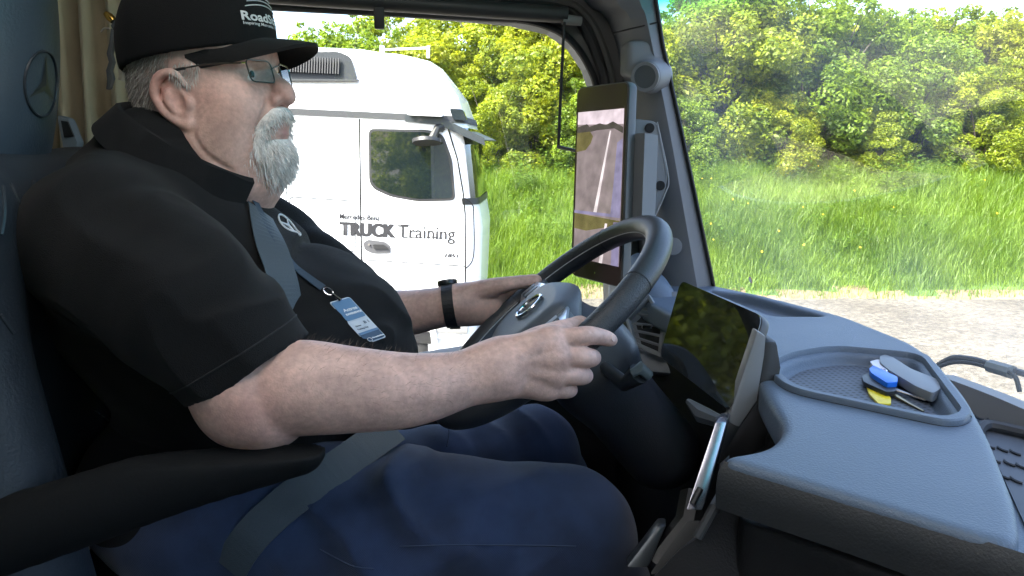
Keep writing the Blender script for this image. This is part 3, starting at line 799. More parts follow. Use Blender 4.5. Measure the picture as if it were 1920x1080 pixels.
        for a in range(3):
            b_, c = (a + 1) % 3, (a + 2) % 3
            n = [slice(None)] * 3; m = [slice(None)] * 3; n[a] = slice(0, -1); m[a] = slice(1, None)
            S0, S1 = S[tuple(n)], S[tuple(m)]
            for flip in (False, True):
                e = np.argwhere((S0 & ~S1) if not flip else (~S0 & S1))
                if not len(e): continue
                q = []
                for (ob, oc) in ((-1, -1), (0, -1), (0, 0), (-1, 0)):
                    w = e.copy(); w[:, b_] += ob; w[:, c] += oc; q.append(idx[w[:, 0], w[:, 1], w[:, 2]])
                q = np.stack(q if not flip else q[::-1], 1); F.append(q[(q >= 0).all(1)])
        F = np.concatenate(F)
        for _ in range(smooth):
            sm = np.zeros_like(V); dg = np.zeros(len(V))
            for i in range(4):
                np.add.at(sm, F[:, i], V[F[:, (i + 1) % 4]]); np.add.at(dg, F[:, i], 1)
                np.add.at(sm, F[:, (i + 1) % 4], V[F[:, i]]); np.add.at(dg, F[:, (i + 1) % 4], 1)
            V = V * 0.5 + 0.5 * sm / np.maximum(dg, 1)[:, None]
        return V, F
    def build(s, name, m, parent=None, smooth=1):
        V, F = s.mesh(smooth)
        return link(name, np_mesh(name, V, F), m, parent)

# ------------------------------------------------------------------ our cab: shell
lining_m = mat('roof_lining', (0.50, 0.49, 0.46), 0.9, var=0.04, vscale=30, bump=0.15, bscale=400)
trim_m = mat('grey_trim_plastic', (0.17, 0.18, 0.195), 0.55, var=0.03, vscale=8, bump=0.12, bscale=700)
dark_trim_m = mat('dark_trim_plastic', (0.055, 0.055, 0.053), 0.6, bump=0.1, bscale=600)
blk_m = mat('black_cab_plastic', (0.012, 0.012, 0.013), 0.5, bump=0.1, bscale=600)
seal_m = mat('door_seal_rubber', (0.022, 0.022, 0.022), 0.6)
seal2_m = mat('grey_door_seal', (0.07, 0.068, 0.062), 0.5)
floor_m = mat('cab_floor_rubber', (0.02, 0.02, 0.021), 0.8)
XB, YR, YL, ZF, ZT = -1.25, -0.80, 1.72, -1.25, 0.62
HX0, HX1, HY0, HY1 = -.45, .25, .10, .85      # opening for the added hatch that lets soft fill light into the cab
b = B(); bm = b.bm
for z_ in (ZT, ZT + .06):
    for x0_, x1_, y0_, y1_ in ((XB, HX0, YR - .05, YL + .05), (HX1, .62, YR - .05, YL + .05), (HX0, HX1, YR - .05, HY0), (HX0, HX1, HY1, YL + .05)):
        if z_ == ZT: b.box(((x0_ + x1_) / 2, (y0_ + y1_) / 2, ZT + .03), (x1_ - x0_, y1_ - y0_, .06))
tag(b.build('cab_roof', lining_m), kind='structure')
hatch = empty('fill_light_hatch', ((HX0 + HX1) / 2, (HY0 + HY1) / 2, ZT + .07)); tag(hatch, 'unseen frosted roof hatch added above the seats for soft fill light', 'roof hatch')  # hatch added out of view to brighten the cab
fm_ = bpy.data.materials.new('fill_light_pane'); fm_.use_nodes = True; nt_ = fm_.node_tree; nt_.nodes.remove(nt_.nodes['Principled BSDF']); tl_ = nt_.nodes.new('ShaderNodeBsdfTranslucent'); tl_.inputs['Color'].default_value = (.42, .425, .41, 1); nt_.links.new(tl_.outputs[0], nt_.nodes['Material Output'].inputs['Surface'])
b = B(); b.faces([(HX0 - .02, HY0 - .02, ZT + .075), (HX1 + .02, HY0 - .02, ZT + .075), (HX1 + .02, HY1 + .02, ZT + .075), (HX0 - .02, HY1 + .02, ZT + .075)], [(0, 1, 2, 3)]); b.build('pane', fm_, hatch)
b = B(); b.tube([(HX0, HY0, ZT + .005), (HX1, HY0, ZT + .005), (HX1, HY1, ZT + .005), (HX0, HY1, ZT + .005)], .012, 8, closed=True); b.build('frame', lining_m, hatch)
b = B(); b.box(((XB + .8) / 2, (YR + YL) / 2, ZF - .03), (.8 - XB, YL - YR + .1, .06)); tag(b.build('cab_floor', floor_m), kind='structure')
b = B(); b.box((XB - .03, (YR + YL) / 2, (ZF + ZT) / 2), (.06, YL - YR + .1, ZT - ZF)); tag(b.build('cab_rear_wall', lining_m), kind='structure')
b = B(); b.box((.80, (YR + YL) / 2, (ZF - .42) / 2), (.06, YL - YR + .1, -.42 - ZF)); tag(b.build('cab_firewall', blk_m), kind='structure')
def plate_hole(outer, hole, y, depth):
    """wall plate in the XZ plane with an opening"""
    b = B(); bm = b.bm
    def ring(pts, yy):
        vs = [bm.verts.new((p[0], yy, p[1])) for p in pts]
        return vs, [bm.edges.new((vs[i], vs[(i + 1) % len(vs)])) for i in range(len(vs))]
    rings = []
    for yy in (y, y + depth):
        o, oe = ring(outer, yy); h_, he = ring(hole, yy)
        bmesh.ops.triangle_fill(bm, use_beauty=True, use_dissolve=False, edges=oe + he)
        rings.append((o, h_))
    for q in (0, 1):
        A, Bq = rings[0][q], rings[1][q]; n = len(A)
        for i in range(n): bm.faces.new((A[i], A[(i + 1) % n], Bq[(i + 1) % n], Bq[i]))
    return b
# passenger side wall with its window opening (behind the camera)
b = plate_hole([(XB, ZF), (.78, ZF), (.62, ZT), (XB, ZT)], round_poly([(-.40, -.36), (.64, -.40), (.46, .38), (-.40, .42)], .08), YR - .05, .05)
tag(b.build('cab_side_wall', lining_m), kind='structure')

# driver's door: frame, opening, pane, sill
YG = 1.66
def dxz(px, py, Y=1.63): p = PY(px, py, Y); return (p[0], p[2])
open_px = [(300, 4), (500, 13), (800, 30), (960, 44), (1030, 60), (1070, 88), (1098, 130), (1113, 175), (1128, 300), (1136, 420), (1140, 575), (1120, 592), (880, 655), (600, 700), (300, 700)]
opening = [dxz(*p) for p in open_px]
door = empty('driver_door', (-.1, 1.63, ZF)); tag(door, 'dark driver door with large side window beside the seated man', 'door')
outer = [(-.62, -1.2), (.50, -1.2), (.62, -.4), (.44, .30), (.30, .42), (-.62, .42)]
b = plate_hole(outer, opening, 1.60, .07); b.build('door_frame', mat('door_frame_grey', (0.115, 0.112, 0.105), 0.55), door)
b = plate_hole(outer, [tuple(np.mean(np.array(opening), axis=0) + (np.array(q) - np.mean(np.array(opening), axis=0)) * 1.07) for q in opening], 1.735, .012); b.build('outer_skin', white_m, door)
b = plate_hole([(-1.25, ZF), (.70, ZF), (.66, -.4), (.50, .3), (.43, ZT), (-1.25, ZT)], outer[::-1], 1.68, .05); tag(b.build('cab_left_wall', lining_m), kind='structure')
pane_m = glass_mat('side_glass', (0.94, 0.985, 0.97), 1.45, refl=0.9, haze=0.02)
ctr = np.mean(np.array(opening), axis=0)
b = B(); b.faces([Vector((ctr[0] + (q[0] - ctr[0]) * 1.02, YG, ctr[1] + (q[1] - ctr[1]) * 1.02)) for q in opening], [tuple(range(len(opening)))])
b.build('window_pane', pane_m, door)
def py_path(pix, Y): return [PY(px, py, Y) for px, py in pix]
arc = catmull(py_path([(560, 8), (800, 20), (960, 34), (1034, 52), (1076, 82), (1106, 128), (1122, 180), (1140, 320), (1152, 560)], 1.598), 6)
b = B(); b.tube(arc, .008, 8); b.build('window_seal', blk_m, door, smooth=True)
b = B(); b.tube(catmull(py_path([(860, -18), (1000, -6), (1060, 4), (1086, 16), (1112, 46), (1134, 96), (1150, 160), (1166, 300), (1180, 560)], 1.585), 6), .0085, 8); b.build('door_seal', seal2_m, door, smooth=True)
b = B(); b.tube(catmull(py_path([(860, -10), (1000, 4), (1050, 12), (1076, 26), (1100, 58), (1120, 104), (1138, 165), (1156, 320), (1168, 560)], 1.592), 6), .012, 8); b.build('door_gap', seal_m, door, smooth=True)
# door card below the window
b = B(); p0, p1, p2 = PY(1180, 596, 1.60), PY(880, 664, 1.60), PY(250, 712, 1.60)
b.prism([Vector((p[0], 1.53, p[2])) for p in (p0, p1, p2)] + [Vector((-.6, 1.53, -1.1)), Vector((.5, 1.53, -1.1))], (0, .08, 0)); b.build('door_card', blk_m, door, bevel=.012)
# roller blind cassette above the window with its hanging tab and rod
blind = empty('roller_blind', tuple(PY(800, 10, 1.57))); tag(blind, 'dark roller blind cassette with hanging tab above the side window', 'blind')
q0, q1 = PY(380, -18, 1.57), PY(1062, 28, 1.57)
b = B(); b.tube([q0, q1], .021, 12, flat=((0, 0, 1), .8)); b.build('cassette', mat('blind_cassette', (0.03, 0.031, 0.03), .5), blind, smooth=True)
b = B(); b.tube([PY(400, 9, 1.60), PY(1058, 43, 1.60)], .006, 8); b.build('pull_bar', mat('pull_bar_grey', (0.10, 0.10, 0.10), .5), blind, smooth=True)
b = B(); b.tube([PY(1055, 36, 1.565), PY(1090, 40, 1.565)], [.011, .009], 10); b.build('end_cap', mat('end_cap_grey', (0.22, 0.22, 0.21), .5), blind, smooth=True)
a_ = PY(711, 34, 1.56); b = B(); b.box((a_[0], 1.56, a_[2]), (.02, .014, .042)); b.build('hanging_tab', blk_m, blind, bevel=.004)
rod = B(); rod.tube([PY(1058, 42, 1.555), PY(1052, 160, 1.555), PY(1047, 274, 1.555)], .0032, 8); rod.tube([PY(1046, 275, 1.555), PY(1085, 284, 1.50)], .0036, 8)
tag(rod.build('guide_rod', blk_m, smooth=True), 'thin black bent guide rod hanging inside the side window', 'rod')

# windscreen
def wx_at(Y, z): 
    v = (Y - .45) / 1.05
    return .80 - .150 * v ** 4 - .028 * v ** 2 - (z + .3) * .287
ny, nz = 40, 16; V = []; Fq = []
for i in range(ny + 1):
    Y = -.74 + (1.50 + .74) * i / ny
    for j in range(nz + 1):
        z = -.42 + .98 * j / nz; V.append((wx_at(Y, z), Y, z))
for i in range(ny):
    for j in range(nz):
        a = i * (nz + 1) + j; Fq.append((a, a + nz + 1, a + nz + 2, a + 1))
wind = empty('windscreen', (.8, .45, -.42)); tag(wind, 'large clear windscreen with teal tint band at its top corner', 'windscreen')
ws_m = glass_mat('windscreen_glass', (0.95, 0.985, 0.97), 1.5, refl=1.6, band=(.205, .265, (0.05, 0.60, 0.50)), haze=0.13)  # veil of pale reflections mixed into the glass as uneven haze
link('pane', np_mesh('pane', V, Fq), ws_m, wind)
edge = [Vector(PY(np.interp(y_, [-120, 0, 80, 200, 350, 530, 600], [1212, 1230, 1242, 1268, 1300, 1337, 1350]), y_, 1.462)) for y_ in np.linspace(-120, 600, 19)]
b = B(); b.tube(edge, .0042, 8); b.build('edge_band', mat('ceramic_black', (.008, .008, .008), .4), wind, smooth=True)
b = B(); q = PP(1410, 524, (wx_at(1.35, -.27), 1.35, -.27), (1, 0, .287)); n_ = Vector((-1, 0, -.287)).normalized()
b.disc(Vector(q) + n_ * .003, n_, .0068, .0006, 20); st = b.build('inspection_sticker', mat('sticker_red', (.5, .1, .12), .6), wind)
b = B(); b.disc(Vector(q) + n_ * .0038, n_, .0052, .0006, 20); s2 = b.build('sticker_face', mat('sticker_white', (.7, .7, .7), .6), wind)
b = B(); b.box((.90, .35, -.475), (.16, 2.2, .03)); b.build('lower_cowl', blk_m, wind, bevel=.008)
hb = B(); hb.box((.60, .4, ZT - .06), (.06, 2.3, .14)); tag(hb.build('cab_header', lining_m), kind='structure')

# windscreen pillar
pillar = empty('windscreen_pillar', (.6, 1.5, -.35)); tag(pillar, 'grey plastic windscreen pillar trim between side window and windscreen', 'pillar')
ysamp = [-120, 0, 25, 60, 140, 250, 400, 530, 600]
lx = np.interp(ysamp, [-120, 0, 20, 60, 140, 250, 400, 530, 600], [1020, 1096, 1128, 1149, 1168, 1184, 1194, 1202, 1206])
rx = np.interp(ysamp, [-120, 0, 80, 200, 350, 530, 600], [1210, 1228, 1240, 1266, 1298, 1335, 1348])
rings = []
for y_, l_, r_ in zip(ysamp, lx, rx):
    Rp = Vector(PY(r_, y_, 1.465)); Lp = Vector(PY(l_, y_, 1.585))
    M1 = Vector(PY(r_ + (l_ - r_) * .22, y_, 1.452)); M2 = Vector(PY(r_ + (l_ - r_) * .55, y_, 1.475)); M3 = Vector(PY(r_ + (l_ - r_) * .85, y_, 1.535))
    rings.append([Rp, M1, M2, M3, Lp, Lp + Vector((.03, .11, 0)), Rp + Vector((.0, .22, 0)), Rp + Vector((.012, .03, 0))])
n0 = [np.array([list(v) for v in r]) for r in rings]
fine = catmull(n0, 4)
b = B(); b.loft([[Vector(v) for v in r] for r in fine]); b.build('pillar_trim', trim_m, pillar, smooth=True)
b = B(); b.tube(catmull([PY(1150, 62, 1.50), PY(1190, 52, 1.465), PY(1232, 42, 1.452)], 4), .0016, 6); b.build('trim_joint', blk_m, pillar)
# tweeter pod
pn = Vector((-.55, -.80, -.10)).normalized()
sp = Vector(PY(1210, 144, 1.432))
s = SDF((.3, 1.3, .0), (.55, 1.56, .30), .004)
s.box(PY(1196, 112, 1.486), (.030, .030, .034), .012, None, k=.012)
s.cone(np.array(sp), np.array(sp) - np.array(pn) * .06, .0285, .036, .018)
s.half(sp, pn)
s.build('speaker_pod', trim_m, pillar, 1)
b = B(); b.disc(sp - pn * .004, pn, .0275, .008, 28, inner=.0215); b.build('speaker_ring', mat('speaker_ring_grey', (.2, .205, .215), .4), pillar, smooth=False)
def dots_mat(name, c0, c1, sc, thr):
    m = bpy.data.materials.new(name); m.use_nodes = True; nt = m.node_tree; L = nt.links; bs = nt.nodes['Principled BSDF']; bs.inputs['Roughness'].default_value = .6
    tc = nt.nodes.new('ShaderNodeTexCoord'); mp = nt.nodes.new('ShaderNodeVectorMath'); mp.operation = 'SCALE'; mp.inputs['Scale'].default_value = sc; L.new(tc.outputs['Object'], mp.inputs[0])
    fr = nt.nodes.new('ShaderNodeVectorMath'); fr.operation = 'FRACTION'; L.new(mp.outputs[0], fr.inputs[0])
    sb = nt.nodes.new('ShaderNodeVectorMath'); sb.operation = 'SUBTRACT'; sb.inputs[1].default_value = (.5, .5, .5); L.new(fr.outputs[0], sb.inputs[0])
    ml = nt.nodes.new('ShaderNodeVectorMath'); ml.operation = 'MULTIPLY'; ml.inputs[1].default_value = (1, 1, 0); L.new(sb.outputs[0], ml.inputs[0])
    ln = nt.nodes.new('ShaderNodeVectorMath'); ln.operation = 'LENGTH'; L.new(ml.outputs[0], ln.inputs[0])
    mr = nt.nodes.new('ShaderNodeMapRange'); mr.inputs['From Min'].default_value = thr - .08; mr.inputs['From Max'].default_value = thr + .08; L.new(ln.outputs['Value'], mr.inputs['Value'])
    mx = nt.nodes.new('ShaderNodeMix'); mx.data_type = 'RGBA'; mx.inputs['A'].default_value = (*c1, 1); mx.inputs['B'].default_value = (*c0, 1); L.new(mr.outputs[0], mx.inputs['Factor']); L.new(mx.outputs['Result'], bs.inputs['Base Color'])
    return m
b = B(); b.disc(sp - pn * .002, pn, .0216, .004, 28); b.build('speaker_mesh', mat('speaker_cloth', (.09, .10, .105), .7, bump=.6, bscale=900, voronoi=True), pillar)
# handle cover plate with two screw holes
def pil_pt(px, py, Y=1.40): return Vector(PY(px, py, Y))
cp = round_poly([pil_pt(1186, 222), pil_pt(1232, 228), pil_pt(1252, 330), pil_pt(1246, 362), pil_pt(1226, 408), pil_pt(1186, 412)], .012)
cn = Vector((.30, .92, 0)).normalized()
b = B(); b.prism([Vector(p) for p in cp], cn * .09); b.build('cover_plate', trim_m, pillar, bevel=.003)
rim_l = catmull([pil_pt(1232, 229, 1.398), pil_pt(1253, 331, 1.398), pil_pt(1247, 363, 1.398), pil_pt(1226, 410, 1.398)], 6)
b = B(); b.tube(rim_l, .0014, 6); b.build('plate_edge', mat('pale_edge', (.33, .34, .35), .4), pillar)
b = B(); b.tube([pil_pt(1192, 262, 1.397), pil_pt(1219, 326, 1.397), pil_pt(1220, 348, 1.397), pil_pt(1210, 384, 1.397), pil_pt(1190, 386, 1.397)], .0016, 6); b.build('plate_groove', blk_m, pillar)
for (px, py) in ((1218, 240), (1238, 348)):
    c = pil_pt(px, py, 1.3985); nn = Vector((0, -1, 0))
    b = B(); b.disc(c + Vector((0, .003, 0)), nn, .0092, .0045, 20); b.build('screw_hole', mat('hole_black', (.006, .006, .006), .8), pillar)
b = B(); b.disc(Vector(PY(1262, 462, 1.452)), (-.2, -1, 0), .018, .003, 24); b.build('round_plug', trim_m, pillar, bevel=.001)
# ------------------------------------------------------------------ dashboard
dash_m = mat('dash_plastic', (0.086, 0.119, 0.166), 0.48, var=0.05, vscale=6, bump=0.35, bscale=420, bdetail=4, rvar=.05)
dashlow_m = mat('dash_lower_plastic', (0.010, 0.010, 0.011), 0.6, bump=0.3, bscale=420, spec=.35)
dash = empty('dashboard', (.55, 1.0, -.9)); tag(dash, 'blue grey truck dashboard with storage trays curving round the driver', 'dashboard')
cock = [(.585, 1.58), (.69, 1.36), (.748, 1.17), (.748, .99), (.722, .905), (.655, .765), (.585, .645), (.50, .515), (.445, .447), (.369, .542), (.292, .632), (.30, .642), (.348, .652), (.392, .70), (.41, .77), (.432, .845), (.47, .93), (.475, 1.02), (.455, 1.2), (.44, 1.4), (.43, 1.58)]
cock = [tuple(p) for p in round_poly(cock, .03, 3)]
s = SDF((.24, .38, -.80), (.80, 1.62, -.27), .0045)
s.poly(cock, -.340, -.297, .008)
tray = round_poly([(.462, .905), (.527, .958), (.612, .984), (.718, .922), (.603, .690), (.563, .672), (.448, .803)], .03, 4)
tray_in = round_poly([(.474, .900), (.530, .947), (.609, .971), (.704, .916), (.599, .702), (.563, .687), (.459, .806)], .03, 4)
s.poly(tray_in, -.316, -.283, .004, k=.005, op='cut', taper=.38)
far_tray = round_poly([(.60, 1.43), (.665, 1.37), (.722, 1.17), (.62, 1.185)], .02, 4)
s.poly(far_tray, -.318, -.285, .004, k=.004, op='cut', taper=.2)
s.build('top_shell', dash_m, dash, 1)
b = B(); no_ = len(tray)
To, Ti = [np.array(p) for p in tray], [np.array(p) for p in tray_in]
lev = [[(p, -.300) for p in To], [(p, -.2915) for p in To], [(p + (q - p) * .12, -.2895) for p, q in zip(To, Ti)], [(p + (q - p) * .92, -.2895) for p, q in zip(To, Ti)], [(p + (q - p) * 1.05, -.293) for p, q in zip(To, Ti)], [(p + (q - p) * 1.10, -.304) for p, q in zip(To, Ti)]]
b.loft([[Vector((p[0], p[1], z)) for p, z in r] for r in lev], caps=False); b.build('tray_rim', dash_m, dash, smooth=True)
b = B(); b.loft([[Vector((p[0] + (p[0] - .575) * .012, p[1] + (p[1] - .83) * .012, z)) for p in To] for z in (-.2985, -.2962)], caps=False); b.build('tray_gap', blk_m, dash)
b = B(); b.prism([Vector((p[0], p[1], -.3140)) for p in round_poly([(.490, .886), (.535, .926), (.605, .946), (.680, .905), (.592, .726), (.566, .715), (.478, .812)], .02, 4)], (0, 0, .003))
b.build('tray_mat', dots_mat('perforated_mat', (.075, .09, .115), (.02, .024, .03), 115.0, .27), dash)
# lower body, set back under the top shell
low = [(.60, 1.58), (.70, 1.3), (.70, 1.0), (.56, .645), (.452, .475), (.376, .556), (.306, .640), (.352, .668), (.398, .71), (.42, .78), (.45, .86), (.48, .96), (.47, 1.2), (.45, 1.58)]
s = SDF((.20, .36, -1.25), (.80, 1.62, -.36), .008)
s.poly(round_poly(low, .02, 3), -1.2, -.349, .006)
s.build('lower_body', dashlow_m, dash, 1)
# dark fascia band along the edge facing the passenger
fpts = [Vector((.300, .650, 0)), Vector((.2895, .6325, 0)), Vector((.3685, .540, 0)), Vector((.4435, .4445, 0)), Vector((.50, .36, 0))]
rr_ = []
for i, p in enumerate(fpts):
    d_ = (fpts[min(i + 1, 4)] - fpts[max(i - 1, 0)]).normalized(); o_ = Vector((-abs(d_.y) - .01, -abs(d_.x) * .9 if i > 0 else .3, 0)).normalized()
    rr_.append([p + o_ * k_ + Vector((0, 0, z_)) for k_, z_ in ((-.006, -.348), (.0035, -.346), (.0045, -.325), (.0025, -.310), (-.006, -.3005))])
b = B(); b.loft(rr_); b.build('fascia_band', mat('fascia_dark', (.020, .022, .024), .55, bump=.3, bscale=420), dash, smooth=True)
# slanting console face below the shell, reaching down towards the footwell
A_ = [PZ(1366, 900, -.352), PD(1338, 950, .735), PD(1308, 1006, .735), PD(1272, 1030, .74), PD(1215, 1090, .75), PD(1230, 1250, .70)]
b = B(); b.prism([Vector(p) for p in A_] + [Vector((.44, .47, -.75)), Vector((.44, .47, -.352))], Vector((.12, .10, 0))); b.build('console_face', dashlow_m, dash, bevel=.006)
b = B(); b.tube([Vector(PZ(1366, 902, -.352)), Vector(PD(1338, 952, .733)), Vector(PD(1308, 1008, .733))], .005, 8); b.build('console_edge', mat('console_edge_grey', (.03, .032, .034), .5), dash, smooth=True)
# glovebox groove and handle on the face towards the passenger
fa, fb = np.array([.306, .640]), np.array([.452, .475]); fd = (fb - fa) / np.linalg.norm(fb - fa); fn = np.array([-fd[1], fd[0]]); fn = -fn if fn[0] > 0 else fn
def face_pt(u, z, out=.002): p = fa + fd * u + fn * out; return Vector((p[0], p[1], z))
b = B(); b.tube([face_pt(.012, -.50), face_pt(.2, -.50)], .0018, 6); b.build('panel_groove', blk_m, dash)
b = B(); b.tube([face_pt(.105, -.43), face_pt(.118, -.62)], .002, 6); b.build('panel_joint', blk_m, dash)
b = B(); b.box(face_pt(.125, -.485, .004), (.05, .006, .03), Matrix.Rotation(math.atan2(fd[1], fd[0]), 3, 'Z')); b.build('switch_panel', blk_m, dash, bevel=.003)
# passenger shelf with raised lip and ribbed mat
shelf = [(.722, .90), (.745, .80), (.745, .3), (.70, -.6), (.50, -.6), (.47, .38), (.50, .515), (.585, .645), (.655, .765)]
b = B(); b.prism([Vector((p[0], p[1], -.40)) for p in shelf], (0, 0, .045)); b.build('passenger_shelf', dash_m, dash)
lip = catmull([(.728, .905, -.318), (.748, .82, -.322), (.756, .70, -.326), (.764, .45, -.33), (.76, -.1, -.33), (.72, -.6, -.33)], 5)
b = B()
rr = []
for p in lip:
    x, y, z = p; rr.append([Vector((x - .012, y, -.357)), Vector((x - .006, y, z)), Vector((x + .022, y, z - .002)), Vector((x + .04, y, -.40))])
b.loft(rr, closed=True); b.build('shelf_lip', mat('pale_lip', (.17, .18, .19), .5), dash, smooth=True)
insert_outline = [PZ(1838, 800, -.352), PZ(1920, 820, -.352), PZ(2050, 850, -.352), PZ(2050, 1000, -.352), PZ(1925, 990, -.352)]  # outline of the darker insert on the passenger shelf
b = B(); b.prism([Vector((p[0], p[1], -.356)) for p in insert_outline], (0, 0, .004)); b.build('shelf_insert', mat('insert_mat', (.06, .072, .09), .6), dash)
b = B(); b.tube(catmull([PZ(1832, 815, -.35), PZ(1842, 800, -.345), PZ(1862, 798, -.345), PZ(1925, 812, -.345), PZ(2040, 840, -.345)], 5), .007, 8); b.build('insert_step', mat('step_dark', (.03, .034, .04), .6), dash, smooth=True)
mark_m = mat('mat_ridge', (.02, .024, .03), .5)
marks = [(1818, 762), (1842, 768), (1864, 773), (1888, 778), (1912, 784), (1838, 783), (1862, 789), (1885, 795), (1910, 801), (1858, 836), (1882, 842), (1906, 848), (1868, 862), (1895, 868), (1918, 874), (1884, 892), (1908, 900)]
for (px, py) in marks:
    c = PZ(px, py, -.3505); r_ = .007
    b = B(); b.tube([(c[0] - r_ * math.cos(a) * .55 , c[1] + r_ * math.sin(a) * 1.15 - .0, -.3505) for a in np.linspace(-1.3, 1.3, 7)], .0015, 5); b.build('mat_ridge', mark_m, dash)
# air vent facing the driver, left of the wheel
vent = [PY(1222, 566, 1.34), PY(1247, 606, 1.30), PY(1236, 660, 1.27), PY(1190, 640, 1.31), PY(1186, 602, 1.35)]
vent = [Vector(v) for v in vent]
vc = sum(vent, Vector()) / 5; vn = (vent[1] - vent[0]).cross(vent[4] - vent[0]).normalized()
if vn.dot(-vc) < 0: vn = -vn
flat_v = [v - vn * (v - vc).dot(vn) for v in vent]
b = B()
outr = [vc + (v - vc) * 1.22 for v in flat_v]
for i in range(5):
    j = (i + 1) % 5; b.prism([flat_v[i], flat_v[j], outr[j], outr[i]], vn * .012)
vf = b.build('air_vent', mat('vent_frame', (.20, .21, .22), .4), dash, bevel=.002)
b = B(); b.prism([v - vn * .02 for v in flat_v], vn * .002); o = b.build('vent_back', blk_m, None); o.parent = vf
e_a = (flat_v[0] - flat_v[4]).normalized(); e_b = vn.cross(e_a)
for k in range(6):
    t = (k + .6) / 6.3
    l0 = flat_v[4] if t < .0 else flat_v[0].lerp(flat_v[4], min(1, t * 1.6)) if t < .5 else flat_v[4].lerp(flat_v[3], (t - .5) * 2)
    l1 = flat_v[0].lerp(flat_v[1], min(1, t * 1.9)) if t < .5 else flat_v[1].lerp(flat_v[2], (t - .5) * 2)
    b = B(); b.tube([l0 + vn * .002, l1 + vn * .002], .0028, 6, flat=(vn, .5)); o = b.build('slat', mat('slat_grey', (.16, .17, .18), .35) if k == 0 else MATS['slat_grey'], None); o.parent = vf
b = B(); b.box(vc + vn * .008, (.018, .008, .006)); o = b.build('vent_tab', chrome_m, None); o.parent = vf
# panel behind the wheel carrying the vent
pb = [PY(1165, 540, 1.40), PY(1290, 540, 1.36), PY(1275, 700, 1.22), PY(1170, 690, 1.30)]
b = B(); b.prism([Vector(p) - vn * .016 for p in pb], -vn * .05); b.build('instrument_panel', trim_m, dash, bevel=.01)
# instrument hood behind the wheel rim
s = SDF((.3, 1.18, -.45), (.62, 1.58, -.22), .006)
s.cone(PY(1200, 500, 1.50), PY(1215, 560, 1.42), .03, .045, .03); s.cone(PY(1215, 560, 1.42), PY(1260, 600, 1.36), .045, .03, .03)
s.build('display_hood', dash_m, dash, 1)

# ------------------------------------------------------------------ mirror display on the pillar
md = empty('mirror_display', tuple(PD(1125, 345, 1.40))); tag(md, 'tall black mirror camera display showing the road behind, mounted on pillar', 'display')
TRm, BRm, TLm = Vector(PD(1181, 150, 1.33)), Vector(PD(1167, 541, 1.33)), Vector(PD(1083, 164, 1.475))
BLm = TLm + (BRm - TRm)
ux = (TRm - TLm); uy = (TLm - BLm); mw, mh = ux.length, uy.length; ux.normalize(); uy.normalize(); mn = ux.cross(uy).normalized()
if mn.dot(-TRm) < 0: mn = -mn
def mpt(u, v, out=0.0): return BLm + ux * (u * mw) + uy * (v * mh) + mn * out
def rrect(f, u0, v0, u1, v1, r, out, n=5):
    pts = round_poly([f(u0, v0, out), f(u1, v0, out), f(u1, v1, out), f(u0, v1, out)], r, n); return [Vector(p) for p in pts]
b = B(); b.prism(rrect(mpt, 0, 0, 1, 1, .018, -.018), mn * .018); b.build('housing', mat('housing_grey', (.09, .095, .10), .35), md, bevel=.004)
scr_glass = mat('display_glass', (0.085, 0.062, 0.056), 0.10, spec=.45)  # black glass; the brown base colour stands in for the reflected beige curtain
b = B(); b.prism(rrect(mpt, .012, .008, .975, .99, .014, .0003), mn * .0012); b.build('glass_face', scr_glass, md)
def emit_mat(name, c, e, rough=.08):
    m = mat(name, tuple(q * .1 for q in c), rough, emit=(*c, e)); nt = m.node_tree; L = nt.links
    tc = nt.nodes.new('ShaderNodeTexCoord'); nz = nt.nodes.new('ShaderNodeTexNoise'); nz.inputs['Scale'].default_value = 45; nz.inputs['Detail'].default_value = 8; L.new(tc.outputs['Object'], nz.inputs['Vector'])
    mr = nt.nodes.new('ShaderNodeMapRange'); mr.inputs['From Min'].default_value = .3; mr.inputs['From Max'].default_value = .7; mr.inputs['To Min'].default_value = .72 * e; mr.inputs['To Max'].default_value = 1.2 * e
    L.new(nz.outputs['Fac'], mr.inputs['Value']); L.new(mr.outputs['Result'], nt.nodes['Principled BSDF'].inputs['Emission Strength']); return m
SCR = 0.20
scr_cols = dict(road=emit_mat('screen_road', (.36, .29, .30), SCR * .55), sky=emit_mat('screen_sky', (.55, .46, .50), SCR), verge=emit_mat('screen_verge', (.20, .17, .07), SCR * .6), line=emit_mat('screen_line', (.62, .55, .56), SCR), dark=emit_mat('screen_trees', (.10, .085, .08), SCR * .6), bar=emit_mat('screen_bar', (.28, .25, .4), SCR * .7))
def spoly(name, pts, key, out):
    b = B(); b.prism([mpt(u, v, out) for u, v in pts], mn * .0003); return b.build(name, scr_cols[key], md)
x0, x1 = .055, .935
spoly('screen_image', [(x0, .10), (x1, .10), (x1, .865), (x0, .865)], 'road', .0017)
o = .0023
